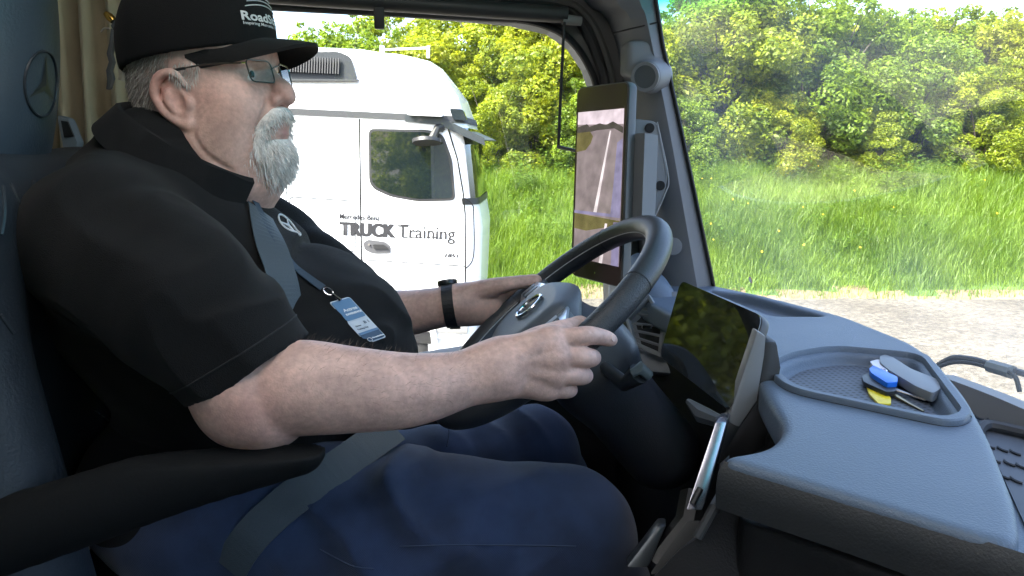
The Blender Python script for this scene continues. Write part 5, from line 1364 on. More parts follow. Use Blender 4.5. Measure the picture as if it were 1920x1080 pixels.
# forearm hair along the upper edge
fa_mask = (V[:, 1] < .86) & (V[:, 0] > -.12) & (V[:, 0] < .07) & (NV[:, 2] > -.3)
cand = np.where(fa_mask)[0]; pick = rg.choice(cand, 500)
dirs = NV[pick] * .5 + np.array([.5, 0, .1]) + rg.normal(size=(len(pick), 3)) * .3; dirs /= np.linalg.norm(dirs, axis=1)[:, None]
strands('forearm_hair', V[pick], dirs, np.full(len(pick), .011), .00010, hair_mat('arm_hair', (.20, .14, .10), (.42, .32, .24)), person, .1)

# ------------------------------------------------------------------ clothes
shirt_m = mat('black_polo_cotton', (.0055, .0055, .006), .9, bump=.5, bscale=900, sheen=.04, spec=.25, var=.15, vscale=30)
s = SDF((-.56, .79, -.60), (.05, 1.56, .06), .004)
s.ell((-.345, MY, -.20), (.165, .225, .18), None)
s.ell((-.205, MY + .01, -.335), (.215, .222, .185), None, k=.09)
for q in (1, -1): s.cone((-.365, MY, -.075), (-.37, MY + q * .185, -.115), .085, .088, .05)
s.cone((-.36, MY, -.075), (-.345, MY, -.045), .115, .098, .03)
s.ell((-.32, MY, -.50), (.18, .225, .12), None, k=.06)
def sleeve(pts, rads, cut_p, cut_n, hollow):
    t = SDF((-.56, .79, -.60), (.05, 1.56, .06), .004)
    t.chain(pts, rads, .0, n=6)
    t.half(cut_p, cut_n)
    s.put((slice(None),) * 3, t.D, .03, 'add')
    d = np.asarray(cut_n) / np.linalg.norm(cut_n)
    s.cone(np.asarray(cut_p) - d * .035, np.asarray(cut_p) + d * .05, hollow - .004, hollow, .0, 'cut')
cc = PY(463, 690, .862); cd_ = np.array([.50, -.06, -.86])
sleeve([sho_n, PY(330, 550, .89), cc, cc + cd_ * .05], [.092, .089, .0735, .072], cc, cd_, .066)
cf = PY(628, 545, 1.43); cdf = np.array([.45, .12, -.88])
sleeve([sho_f, np.array([-.27, 1.385, -.17]), cf, cf + cdf * .05], [.092, .085, .072, .07], cf, cdf, .064)
def folds(X, Y, Z):
    g = lambda x0, y0, z0, r: np.exp(-((X - x0) ** 2 + (Y - y0) ** 2 + (Z - z0) ** 2) / r ** 2)
    w = .012 * np.sin(31 * Y + 17 * Z) + .010 * np.sin(23 * X - 29 * Z)
    f = .0045 * np.sin(95 * (X * .75 + Z * .66) + 60 * w) * g(-.20, .98, -.20, .16)
    f = f + .005 * np.sin(80 * (X * .5 - Z * .85) + 55 * w + 2 * Y) * g(-.13, .93, -.22, .12)
    f = f + .004 * np.sin(70 * (Z + .5 * X) + 40 * w) * g(-.05, 1.12, -.27, .16)
    f = f + .0045 * np.sin(60 * (X - .5 * Y) + 50 * w) * g(-.16, 1.3, -.17, .14)
    rdg = lambda t: (1 - np.abs(np.sin(t))) ** 2
    f = f + .011 * rdg(26 * (X * .9 + Z * .45) + 45 * w) * g(-.14, .95, -.19, .13) + .010 * rdg(30 * (X * .45 - Z) + 45 * w) * g(-.15, .86, -.20, .10) + .009 * rdg(24 * (Z + .3 * X) + 45 * w) * g(-.06, 1.05, -.30, .14) + .008 * rdg(22 * (X + Z) + 50 * w) * g(-.30, .90, -.16, .14)
    return f + .0025 * np.sin(42 * X + 60 * w) * np.sin(37 * Z + 33 * Y)
s.displace(folds)
Vs, Fs = s.mesh(1)
shirt = link('polo_shirt', np_mesh('polo_shirt', Vs, Fs), shirt_m, person)
tors = Vs[:, 1] > .965      # the trunk without the near sleeve
shirt_bvh = BVHTree.FromPolygons([tuple(v) for v in Vs], [tuple(f) for f in Fs[tors[Fs].all(1)]])
def cast(bvh, px, py, off=.002):
    d = Vector(ray(px, py)).normalized(); h = bvh.ray_cast(Vector((0, 0, 0)) + d * .3, d)
    if h[0] is None: return None, None
    n = h[1] if h[1].dot(d) < 0 else -h[1]
    return h[0] + n * off, n
# collar: folded band round the neck, open at the throat
nap, thr = PY(242, 214, MY), PY(470, 352, 1.115)
cen = (nap + thr) / 2; ax_f = thr - nap; La = np.linalg.norm(ax_f) / 2; ax_f /= 2 * La
ax_l = np.array([.12, .99, 0.0]); ax_l -= ax_f * (ax_l @ ax_f); ax_l /= np.linalg.norm(ax_l); ax_n = np.cross(ax_f, ax_l)
if ax_n[2] < 0: ax_n = -ax_n
rings = []
for k in range(61):
    a = R(8) + (2 * math.pi - R(16)) * k / 60     # 0 = throat
    ca_, sa = math.cos(a), math.sin(a)
    fr_ = max(0, ca_) ** 3
    c0 = cen + ax_f * (La * ca_) + ax_l * (.092 * sa)
    out = ax_f * ca_ + ax_l * sa
    fall = .026 + .012 * abs(sa) + .034 * fr_
    wob = .002 * math.sin(7 * a)
    prof_ = [(-.004, -.012), (-.002, .004), (.003, .009), (.008, .006 + wob), (.011 + wob + .008 * abs(sa), -.5 * fall), (.015 + .014 * abs(sa), -fall), (.011 + .014 * abs(sa), -fall - .001), (.006, -.5 * fall - .004)]
    rings.append([Vector(c0 + out * o_ + ax_n * (n_ + .008)) for o_, n_ in prof_])
b = B(); b.loft(rings); co = b.build('collar', shirt_m, None, smooth=True); co.parent = shirt
# button placket and buttons
btn_m = mat('dark_button', (.05, .05, .055), .3)
for (px, py) in ((474, 392), (513, 457), (548, 505)):
    p_, n_ = cast(shirt_bvh, px, py, .001)
    if p_ is None: continue
    b = B(); b.disc(p_, n_, .0055, .002, 14); o = b.build('button', btn_m, None); o.parent = shirt
# stitched hem round the near cuff
hem = []
for k in range(40):
    a = 2 * math.pi * k / 40; dn_ = Vector(cd_).normalized(); u1 = dn_.orthogonal().normalized(); v1 = dn_.cross(u1); d = u1 * math.cos(a) + v1 * math.sin(a)
    full = BVHTree.FromPolygons([tuple(v) for v in Vs], [tuple(f) for f in Fs]) if k == 0 else full
    o_ = Vector(cc) - dn_ * .022; h = full.ray_cast(o_ + d * .12, -d)
    if h[0] is not None: hem.append(h[0] + d * .0003)
b = B(); b.tube(hem, .0011, 5, closed=True); o = b.build('cuff_hem', mat('hem_thread', (.012, .012, .013), .8), None); o.parent = shirt
# chest emblem: ring with star
p_, n_ = cast(shirt_bvh, 540, 424, .0015)
if p_ is not None:
    em_m = mat('white_embroidery', (.75, .76, .78), .7)
    u_ = n_.orthogonal().normalized(); u_ = (Vector((0, 0, 1)) - n_ * n_.z).normalized(); v_ = n_.cross(u_)
    pts = []
    for t in np.linspace(0, 2 * math.pi, 33)[:-1]:
        q = p_ + u_ * (.021 * math.cos(t)) + v_ * (.021 * math.sin(t))
        h = shirt_bvh.find_nearest(q); pts.append(h[0] + h[1] * .001 if h[1].dot(n_) > 0 else h[0] - h[1] * .001)
    b = B(); b.tube(pts, .0016, 6, closed=True); o = b.build('chest_emblem', em_m, None); o.parent = shirt
    b = B()
    for t in (math.pi / 3, math.pi, 5 * math.pi / 3):
        b.tube([p_, p_ + u_ * (.02 * math.cos(t)) + v_ * (.02 * math.sin(t))], [.0022, .0008], 6)
    o = b.build('emblem_star', em_m, None); o.parent = shirt
# jeans
def denim():
    m = mat('blue_denim', (.014, .028, .07), .85, sheen=.2); nt = m.node_tree; L = nt.links; bs = nt.nodes['Principled BSDF']
    tc = nt.nodes.new('ShaderNodeTexCoord'); nz = nt.nodes.new('ShaderNodeTexNoise'); nz.inputs['Scale'].default_value = 14; nz.inputs['Detail'].default_value = 6; L.new(tc.outputs['Object'], nz.inputs['Vector'])
    cr = nt.nodes.new('ShaderNodeValToRGB'); cr.color_ramp.elements[0].position = .32; cr.color_ramp.elements[0].color = (.008, .018, .050, 1); cr.color_ramp.elements[1].position = .72; cr.color_ramp.elements[1].color = (.022, .044, .110, 1); L.new(nz.outputs['Fac'], cr.inputs['Fac']); L.new(cr.outputs['Color'], bs.inputs['Base Color'])
    wv = nt.nodes.new('ShaderNodeTexWave'); wv.inputs['Scale'].default_value = 260; wv.inputs['Distortion'].default_value = 2; wv.bands_direction = 'DIAGONAL'; L.new(tc.outputs['Object'], wv.inputs['Vector'])
    bp = nt.nodes.new('ShaderNodeBump'); bp.inputs['Strength'].default_value = .4; bp.inputs['Distance'].default_value = .001; L.new(wv.outputs['Fac'], bp.inputs['Height']); L.new(bp.outputs['Normal'], bs.inputs['Normal'])
    return m
denim_m = denim()
s = SDF((-.50, .78, -1.12), (.46, 1.50, -.34), .006)
s.ell((-.29, MY, -.53), (.20, .235, .12), None)
s.chain([(-.25, 1.02, -.52), PY(700, 985, .97), PY(870, 985, .975), PY(1070, 1003, .985)], [.118, .108, .094, .086], .05)
kn = PY(1070, 1003, .985); s.chain([kn, kn + np.array([.055, 0, -.12]), kn + np.array([.10, .01, -.40])], [.086, .075, .062], .03)
s.chain([(-.25, 1.29, -.52), PY(700, 905, 1.29), PY(860, 885, 1.305), PY(1000, 852, 1.325)], [.115, .100, .088, .080], .05)
kf = PY(1000, 852, 1.325); s.chain([kf, kf + np.array([.06, .0, -.12]), kf + np.array([.13, .01, -.45])], [.080, .07, .06], .03)
def jfolds(X, Y, Z):
    g = lambda x0, y0, z0, r: np.exp(-((X - x0) ** 2 + (Y - y0) ** 2 + (Z - z0) ** 2) / r ** 2)
    w = .012 * np.sin(31 * Y + 17 * Z) + .010 * np.sin(23 * X - 29 * Z)
    rdg = lambda t: (1 - np.abs(np.sin(t))) ** 2
    f = .006 * np.sin(75 * (X * .85 + Z * .5) + 70 * w) * g(-.06, .93, -.46, .10)
    f = f + .005 * np.sin(60 * (X * .6 - Z * .8) + 60 * w) * g(-.10, .9, -.52, .14)
    f = f + .004 * np.sin(70 * X + 50 * Z + 60 * w) * g(.10, 1.27, -.48, .12)
    f = f + .018 * rdg(34 * (X * .8 + Z * .6) + 40 * w) * g(-.05, .92, -.46, .11) + .014 * rdg(30 * (X * .5 - Z) + 40 * w) * g(.06, .93, -.5, .13) + .008 * rdg(40 * X + 25 * Y + 40 * w) * g(.16, 1.3, -.45, .12)
    return f + .0025 * np.sin(30 * X + 50 * w) * np.sin(33 * Z + 28 * Y)
s.displace(jfolds)
Vj, Fj = s.mesh(1)
jeans = link('jeans', np_mesh('jeans', Vj, Fj), denim_m, person)
jeans_bvh = BVHTree.FromPolygons([tuple(v) for v in Vj], [tuple(f) for f in Fj])
def seam_on(bvh, pix, rad, m, name, parent, dash_=None):
    pts = []
    for p in catmull([np.array(q, float) for q in pix], 8):
        q, n = cast(bvh, p[0], p[1], .0006)
        if q is not None: pts.append(q)
    if len(pts) < 2: return
    b = B(); b.tube(pts, rad, 5); o = b.build(name, m, None); o.parent = parent
denim_st = mat('denim_stitch', (.035, .05, .09), .8)
seam_on(jeans_bvh, [(750, 1024), (830, 1022), (960, 1022), (1080, 1024)], .0010, denim_st, 'side_seam', jeans)
seam_on(jeans_bvh, [(600, 1030), (660, 1060), (700, 1066)], .0010, denim_st, 'pocket_seam', jeans)
seam_on(jeans_bvh, [(828, 790), (842, 808), (838, 838)], .0012, denim_st, 'fly_seam', jeans)

# ------------------------------------------------------------------ cap
cap_m = mat('black_cap_cotton', (.006, .006, .0065), .9, bump=.4, bscale=800, sheen=.03, spec=.25)
s = SDF(hw(-.02, 0, .1) - .16, hw(.02, 0, .1) + .16, .0036)
s.ell(hw(-.014, 0, .062), (.112, .094, .128), HM)
s.ell(hw(.030, 0, .095), (.072, .074, .088), HM, k=.03)
s.half(hw(-.06, 0, .046), -(fz - fx * .05))
s.ell(hw(-.012, 0, .030), (.104, .086, .105), HM, op='cut')
Vc, Fc = s.mesh(1)
cap = link('cap', np_mesh('cap', Vc, Fc), cap_m, person)
cap_bvh = BVHTree.FromPolygons([tuple(v) for v in Vc], [tuple(f) for f in Fc])
top, bot = [], []
nu, nvv = 29, 9
for i in range(nu):
    th = R(-76 + 152 * i / (nu - 1))
    for j in range(nvv):
        v_ = j / (nvv - 1)
        bx, by = .092 * math.cos(th) - .002, .082 * math.sin(th)
        out = .014 + .070 * max(0, math.cos(th * 1.17)) ** .7
        x = bx + v_ * out; y = by * (1 - .06 * v_)
        z = .0680 - .024 * abs(math.sin(th)) ** 1.8 * (1 - .1 * v_) - .012 * v_ - .006 * v_ ** 2
        top.append(Vector(hw(x, y, z))); bot.append(Vector(hw(x, y, z - .0045)))
b = B(); n_ = nu * nvv
fs = []
for i in range(nu - 1):
    for j in range(nvv - 1):
        a = i * nvv + j; fs += [(a, a + 1, a + nvv + 1, a + nvv), (n_ + a, n_ + a + nvv, n_ + a + nvv + 1, n_ + a + 1)]
for i in range(nu - 1):
    a = i * nvv + nvv - 1; fs.append((a, n_ + a, n_ + a + nvv, a + nvv)); a = i * nvv; fs.append((a, a + nvv, n_ + a + nvv, n_ + a))
for j in range(nvv - 1):
    fs.append((j, n_ + j, n_ + j + 1, j + 1)); a = (nu - 1) * nvv + j; fs.append((a, a + 1, n_ + a + 1, n_ + a))
b.faces(top + bot, fs); o = b.build('brim', mat('brim_cotton', (.008, .008, .008), .9, bump=.4, bscale=800, sheen=.06, spec=.25), None, smooth=True); o.parent = cap
print_m = mat('cap_print', (.62, .62, .62), .7)
def on_cap(x, z, off=.0008):
    """unroll (x along the brow, z up) onto the cap front"""
    th = x / .095; d = Vector(fx * math.cos(th) + fy * math.sin(th)); o_ = Vector(hw(-.01, 0, z))
    h = cap_bvh.ray_cast(o_ + d * .25, -d)
    return h[0] + d * off if h[0] is not None else o_ + d * .115
for txt, size, x0_, z0_, bold in (('RoadStars', .0165, .0395, .086, .03), ('Inspiring Mercedes Truckers', .0058, .0385, .080, .012)):
    me = text_mesh(txt, 1.0, bold)
    xs_ = [v.co.x for v in me.vertices]; w_ = max(xs_) - min(xs_); tw = 2 * abs(x0_)
    for v in me.vertices: v.co = on_cap(-x0_ + (v.co.x - min(xs_)) / w_ * tw, z0_ + v.co.y * size)
    o = link('cap_lettering', me, print_m); o.parent = cap
for k in range(3):
    zz = .109 + .006 * k; hw_ = .032 - .004 * k
    b = B(); b.tube([on_cap(x, zz - .004 * (x / .03) ** 2) for x in np.linspace(-hw_, hw_, 13)], .0008, 5); o = b.build('cap_badge_line', print_m, None); o.parent = cap
b = B(); b.tube([on_cap(.010 * math.cos(t), .128 + .008 * math.sin(t)) for t in np.linspace(0, 2 * math.pi, 20)[:-1]], .0008, 5, closed=True); o = b.build('cap_badge_ring', print_m, None); o.parent = cap

# ------------------------------------------------------------------ eyeglasses
gl = empty('eyeglasses', tuple(hw(.1, 0, .02))); tag(gl, 'thin wire frame eyeglasses worn by the man under the cap', 'eyeglasses')
wire_m = mat('glasses_wire', (.10, .09, .08), .3, metal=.8)
lens_m = glass_mat('lens', (.97, .985, .97), 1.5, refl=.45)
for q in (1, -1):
    c = hw(.1035, q * .034, .017); lu = fy * .97 - fx * .22 * q; lu = lu * q; lv = fz * .985 + fx * -.12
    outl = round_poly([c + lu * a + lv * b_ for a, b_ in ((-.0235, -.0155), (.0235, -.0150), (.025, .0150), (-.0225, .0150))], .008, 5)
    b = B(); b.tube(outl, .00105, 6, closed=True); b.build('lens_rim', wire_m, gl)
    b = B(); b.faces([Vector(p) for p in outl], [tuple(range(len(outl)))]); b.build('lens', lens_m, gl)
    hin = c + lu * .026 + lv * .010
    b = B(); b.tube([hin, hin - fx * .006 + fy * q * .003], .0016, 6); b.build('hinge', chrome_m, gl)
    tip = hw(.0, q * .0885, .025)
    b = B(); b.tube(catmull([hin - fx * .004 + fy * q * .003, hw(.05, q * .0805, .0285), tip], 6), .0011, 6); b.build('temple', wire_m, gl)
    b = B(); b.tube(catmull([hw(.022, q * .0855, .0265), tip, hw(-.014, q * .089, .020), hw(-.026, q * .086, .004)], 5), .0019, 6); b.build('temple_tip', blk_m, gl)
b = B(); b.tube(catmull([hw(.1065, -.0115, .021), hw(.112, 0, .026), hw(.1065, .0115, .021)], 5), .0011, 6); b.build('bridge', wire_m, gl)

# ------------------------------------------------------------------ wristwatch on the far wrist
wa0, wa1 = PY(832, 575, 1.385), PY(868, 570, 1.38); wc_ = PY(844, 572, 1.3835); wax = Vector(wa1 - wa0).normalized()
watch = empty('wristwatch', tuple(wc_)); tag(watch, 'black strap wristwatch on the far wrist of the man', 'watch')
uu = wax.orthogonal().normalized(); vv = wax.cross(uu)
b = B(); rr = .0395; rings = []
for k in range(36):
    a = 2 * math.pi * k / 36; d = uu * math.cos(a) + vv * math.sin(a); sec = []
    for z_ in (-.0105, .0105):
        o_ = Vector(wc_) + wax * z_; h = body_bvh.ray_cast(o_ + d * .08, -d); rad_ = (h[0] - o_).length if h[0] is not None else .036
        sec += [(rad_ - .002, z_), (rad_ + .0028, z_)]
    rings.append([Vector(wc_) + d * r_ + wax * z_ for r_, z_ in (sec[0], sec[1], sec[3], sec[2])])
rings.append(rings[0]); b.loft(rings, caps=False)
b.build('strap', mat('watch_strap', (.015, .015, .016), .5, bump=.4, bscale=300), watch)
updir = Vector((0, .35, 1)); updir = (updir - wax * updir.dot(wax)).normalized()
b = B(); b.disc(Vector(wc_) + updir * (rr - .002), updir, .019, .010, 20); b.build('case', mat('watch_case', (.05, .055, .06), .25, metal=.6), watch, bevel=.002)
dn = -updir; b = B(); b.box(Vector(wc_) + dn * (rr + .002) + wax * .004, (.02, .02, .006)); b.build('buckle', mat('watch_buckle', (.08, .08, .08), .3, metal=.7), watch, bevel=.001)

# ------------------------------------------------------------------ lanyard and badge
def belt_like(name, pts, nrm, w, m, parent, th=.0012):
    rings = []
    n = len(pts)
    for i, (p, nn) in enumerate(zip(pts, nrm)):
        t = (pts[min(i + 1, n - 1)] - pts[max(i - 1, 0)]).normalized(); sd = t.cross(nn).normalized(); ww = w if not isinstance(w, list) else w[i]
        rings.append([p - sd * ww / 2, p + sd * ww / 2, p + sd * ww / 2 + nn * th, p - sd * ww / 2 + nn * th])
    b = B(); b.loft(rings); return b.build(name, m, parent, smooth=False)
lan_m = mat('lanyard_webbing', (.03, .05, .075), .7, bump=.3, bscale=500)
def surf_path(bvh, pix, n, off):
    P_, N_ = [], []
    for p in catmull([np.array(q, float) for q in pix], n):
        q, nn = cast(bvh, p[0], p[1], off)
        if q is not None: P_.append(q); N_.append(nn)
    for _ in range(4):
        if len(P_) > 2:
            P_ = [P_[0]] + [(P_[i - 1] + P_[i] * 2 + P_[i + 1]) / 4 for i in range(1, len(P_) - 1)] + [P_[-1]]
            N_ = [N_[0]] + [((N_[i - 1] + N_[i] * 2 + N_[i + 1]) / 4).normalized() for i in range(1, len(N_) - 1)] + [N_[-1]]
    return P_, N_
badge = empty('name_badge', tuple(PY(668, 600, 1.0))); tag(badge, 'blue and white visitor badge hanging from a dark lanyard on his belly', 'badge')
P_, N_ = surf_path(shirt_bvh, [(470, 372), (497, 425), (525, 470), (548, 502), (575, 524), (604, 544)], 5, .004)
belt_like('lanyard_strap', P_, N_, .013, lan_m, badge)
endp = P_[-1]
bp0, bn0 = cast(shirt_bvh, 668, 600, .008)
cvec = Vector(bn0); 
def bplane(px, py): return Vector(PP(px, py, np.array(bp0), np.array((cvec * .5 + (-Vector(ray(668, 600))).normalized() * .8).normalized())))
cor = [bplane(617, 567), bplane(655, 556), bplane(725, 632), bplane(688, 645)]
bnn = (cor[1] - cor[0]).cross(cor[3] - cor[0]).normalized()
if bnn.dot(-cor[0]) < 0: bnn = -bnn
def bq(u, v, o_=0): return cor[0].lerp(cor[1], u).lerp(cor[3].lerp(cor[2], u), v) + bnn * o_
def bpatch(name, u0, v0, u1, v1, o_, m, r=.0):
    L4 = [bq(u0, v0, o_), bq(u1, v0, o_), bq(u1, v1, o_), bq(u0, v1, o_)]
    if r: L4 = [Vector(p) for p in round_poly(L4, r, 4)]
    b = B(); b.prism(L4, bnn * .0006); return b.build(name, m, badge)
bl_m = mat('badge_blue', (.10, .20, .36), .3); wh_m = mat('badge_white', (.62, .66, .72), .35); dk_m = mat('badge_dark', (.02, .05, .11), .25); tx_m = mat('badge_ink', (.06, .08, .12), .5); tw_m = mat('badge_text_white', (.8, .82, .85), .4)
bpatch('card', 0, 0, 1, 1, -.0012, wh_m, .004)
bpatch('card_header', .03, .02, .97, .46, .0001, bl_m, .003)
bpatch('card_footer', .03, .75, .97, .975, .0001, dk_m, .003)
bpatch('footer_band', .03, .75, .97, .80, .0009, bl_m)
eu = (cor[1] - cor[0]).normalized(); ev = -(cor[3] - cor[0]).normalized()
for txt, u, v, sz, m in (('Actros', .24, .27, .0070, tw_m), ('EXPERIENCE', .2, .35, .0040, tw_m), ('B 1', .62, .60, .0062, tx_m), ('Driver', .16, .62, .0030, tx_m), ('Training Day', .12, .69, .0030, tx_m), ('Mercedes-Benz', .40, .93, .0028, tw_m)):
    me = text_mesh(txt, sz, .0002); place_mesh(me, bq(u, v, .0016), eu, ev, bnn); link('badge_text', me, m, badge)
b = B(); b.tube([bq(.26, .935, .0014) + eu * (.003 * math.cos(t)) + ev * (.003 * math.sin(t)) for t in np.linspace(0, 2 * math.pi, 17)[:-1]], .0004, 5, closed=True); b.build('badge_emblem', tw_m, badge)
ring_c = endp.lerp(bq(.5, 0), .3)
b = B(); rd = (bq(.5, 0) - endp).normalized(); rs = rd.cross(bnn)
b.tube([ring_c + rd * (.008 * math.cos(t)) + rs * (.005 * math.sin(t)) + bnn * .003 for t in np.linspace(0, 2 * math.pi, 17)[:-1]], .001, 6, closed=True); b.build('clip_ring', chrome_m, badge)
b = B(); b.tube([ring_c + rd * .006 + bnn * .004, bq(.5, .03, .003)], [.0018, .0026], 7); b.build('clip', chrome_m, badge)
# ------------------------------------------------------------------ driver's seat
seat_m = mat('seat_leather', (.018, .025, .034), .55, bump=.35, bscale=260, var=.1, vscale=12)
seat = empty('driver_seat', (-.45, 1.12, -.9)); tag(seat, 'dark blue grey leather driver seat with embossed emblem on its headrest', 'seat')
SY = 1.10
s = SDF((-.82, .80, -.20), (-.40, 1.40, .36), .006)
Ms = [(math.cos(R(-9)), 0, math.sin(R(-9))), (0, 1, 0), (-math.sin(R(-9)), 0, math.cos(R(-9)))]
s.box((-.575, SY, .09), (.075, .125, .20), .06, Ms); s.ell((-.545, SY, .09), (.075, .105, .20), Ms, k=.05)
s.build('headrest', mat('headrest_leather', (.055, .075, .10), .45, bump=.3, bscale=260), seat, 2)
s = SDF((-.85, .72, -.75), (-.36, 1.52, .02), .008)
s.box((-.56, SY, -.33), (.085, .25, .32), .07, Ms)
for q in (1, -1): s.cone((-.50, SY + q * .235, -.07), (-.44, SY + q * .25, -.60), .055, .075, .05)
s.build('backrest', seat_m, seat, 2)
s = SDF((-.60, .70, -.85), (.16, 1.54, -.52), .008)
s.box((-.20, SY, -.69), (.32, .27, .085), .06)
for q in (1, -1): s.cone((-.42, SY + q * .25, -.62), (.06, SY + q * .25, -.63), .06, .05, .04)
s.build('cushion', seat_m, seat, 2)
b = B(); b.box((-.2, SY, -1.0), (.5, .45, .40)); b.build('seat_base', blk_m, seat, bevel=.03)
# near armrest
s = SDF((-.62, .70, -.75), (.05, .92, -.33), .006)
s.chain([PY(-160, 1060, .80), PY(120, 968, .80), PY(350, 893, .80), PY(560, 842, .80)], [.043, .040, .036, .030], .0, flat=((0, 1, 0), .8))
s.build('armrest', mat('armrest_black', (.006, .0065, .007), .85, bump=.2, bscale=300, spec=.2), seat, 1)
# headrest emblem and backrest quilting
hb_ = [o for o in seat.children if o.name.startswith('headrest')][0]
def obvh(o): return BVHTree.FromPolygons([tuple(v.co) for v in o.data.vertices], [tuple(p.vertices) for p in o.data.polygons])
hbv = obvh(hb_)
emb_m = mat('embossed_emblem', (.022, .028, .036), .35)
def on_head(y, z, off=.0012):
    h = hbv.ray_cast(Vector((0, y, z)), Vector((-1, 0, 0))); return (h[0] + Vector((off, 0, 0))) if h[0] is not None else Vector((-.47, y, z))
ez = PY(38, 158, SY)[2]; ey_ = SY - .005
b = B(); b.tube([on_head(ey_ + .042 * math.sin(t), ez + .042 * math.cos(t)) for t in np.linspace(0, 2 * math.pi, 41)[:-1]], .0018, 6, closed=True); o = b.build('emblem_ring', emb_m, None); o.parent = hb_
pts = []
for k in range(6):
    a = k * math.pi / 3; r_ = .038 if k % 2 == 0 else .0085
    pts.append(on_head(ey_ + r_ * math.sin(a), ez + r_ * math.cos(a), .0016))
b = B(); b.faces(pts + [on_head(ey_, ez, .0024)], [(i, (i + 1) % 6, 6) for i in range(6)]); o = b.build('emblem_star', emb_m, None); o.parent = hb_
bk = [o for o in seat.children if o.name.startswith('backrest')][0]; bkv = obvh(bk)
st_m = mat('seat_stitching', (.30, .34, .38), .7)
def st_line(pix, name='stitching', rad=.0011):
    P_ = []
    for p in catmull([np.array(q, float) for q in pix], 10):
        q, n = cast(bkv, p[0], p[1], .0005)
        if q is not None: P_.append((q, n))
    for i in range(0, len(P_) - 1, 2):
        b = B(); b.tube([P_[i][0], P_[i + 1][0]], rad, 4); o = b.build('stitch', st_m, None); o.parent = bk
for pix in ([(5, 350), (8, 400), (2, 440)], [(20, 345), (45, 400), (60, 440)], [(62, 340), (60, 390), (45, 425)], [(85, 340), (60, 385)], [(0, 590), (25, 625)]):
    P_ = [cast(bkv, p[0], p[1], .0)[0] for p in catmull([np.array(q, float) for q in pix], 8)]
    P_ = [p for p in P_ if p is not None]
    if len(P_) > 2:
        b = B(); b.tube(P_, .0026, 6); o = b.build('quilt_seam', emb_m, None); o.parent = bk
for pix in ([(178, 770), (215, 800), (243, 848)], [(2, 590), (22, 622)]): st_line(pix)

# ------------------------------------------------------------------ curtain behind the seat
cur_m = mat('beige_curtain_cloth', (.50, .43, .29), .9, bump=.4, bscale=500, var=.12, vscale=8, sheen=.2)
V_, F_ = [], []; nu, nv_ = 120, 40
c0, c1 = PY(20, -40, 1.46), PY(262, -40, 1.54)
for i in range(nu):
    u = i / (nu - 1)
    for j in range(nv_):
        v = j / (nv_ - 1)
        x = -.92 + u * .62 + .03 * v * math.sin(u * 9)
        ph = u * 84 + 1.3 * math.sin(u * 11 + v * 1.2) + .8 * v * math.sin(u * 5)
        y = 1.50 + .034 * math.sin(ph) * (.75 + .25 * math.sin(v * 3)) + .012 * math.sin(ph * 2.1 + 1) + .08 * u
        V_.append((x, y, .55 - v * .80 + .0 * u))
for i in range(nu - 1):
    for j in range(nv_ - 1):
        a = i * nv_ + j; F_.append((a, a + 1, a + nv_ + 1, a + nv_))
curt = link('curtain', np_mesh('curtain', V_, F_), cur_m); md_ = curt.modifiers.new('thick', 'SOLIDIFY'); md_.thickness = .003
tag(curt, 'beige pleated cab curtain hanging behind the driver seat', 'curtain')
# belt guide / buckle housing beside the headrest
bg = empty('belt_guide', tuple(PY(130, 255, 1.40))); tag(bg, 'pale plastic belt guide with black slot beside the headrest', 'belt guide')
b = B(); b.prism([Vector(PY(px, py, 1.40)) for px, py in ((104, 215), (128, 222), (146, 268), (140, 286), (118, 284))], (0, .03, 0)); b.build('guide_plate', mat('guide_grey', (.22, .25, .28), .5), bg, bevel=.006)
b = B(); b.prism([Vector(PY(px, py, 1.396)) for px, py in ((114, 226), (126, 228), (138, 256), (120, 258))], (0, .005, 0)); b.build('guide_slot', blk_m, bg)
# air blow gun hanging by the curtain
gun = empty('air_blow_gun', tuple(PY(215, 90, 1.38))); tag(gun, 'grey air blow gun with brass nozzle hanging on the beige curtain', 'blow gun')
GY = 1.375
def gp(px, py, y=GY): return Vector(PY(px, py, y))
b = B(); b.tube([gp(197, 24), gp(205, 31), gp(213, 39)], [.0040, .0068, .0062], 12); b.build('nozzle', mat('brass', (.60, .36, .08), .25, metal=1.0), gun, smooth=True)
b = B(); b.prism([gp(206, 48), gp(215, 34), gp(249, 58), gp(240, 82), gp(226, 78)], (0, .02, 0)); b.build('gun_body', mat('gun_grey', (.10, .11, .12), .4, metal=.3), gun, bevel=.003)
hp = [(207, 52), (214, 58), (212, 80), (208, 100), (212, 116), (207, 132), (211, 146), (205, 166), (198, 168), (200, 148), (198, 132), (203, 116), (199, 100), (204, 80)]
b = B(); b.prism([gp(*p) for p in hp], (0, .015, 0)); b.build('handle', mat('gun_handle', (.075, .08, .085), .5), gun, bevel=.002)
b = B(); b.tube(catmull([gp(206, 54), gp(196, 53), gp(189, 60)], 4), .0016, 6); b.build('trigger', mat('gun_trigger', (.3, .28, .24), .5), gun)
b = B(); b.tube(catmull([gp(228, 80), gp(226, 100), gp(232, 140), gp(230, 152)], 5), .008, 8); b.build('air_hose', mat('pale_hose', (.45, .41, .32), .6), gun, smooth=True)

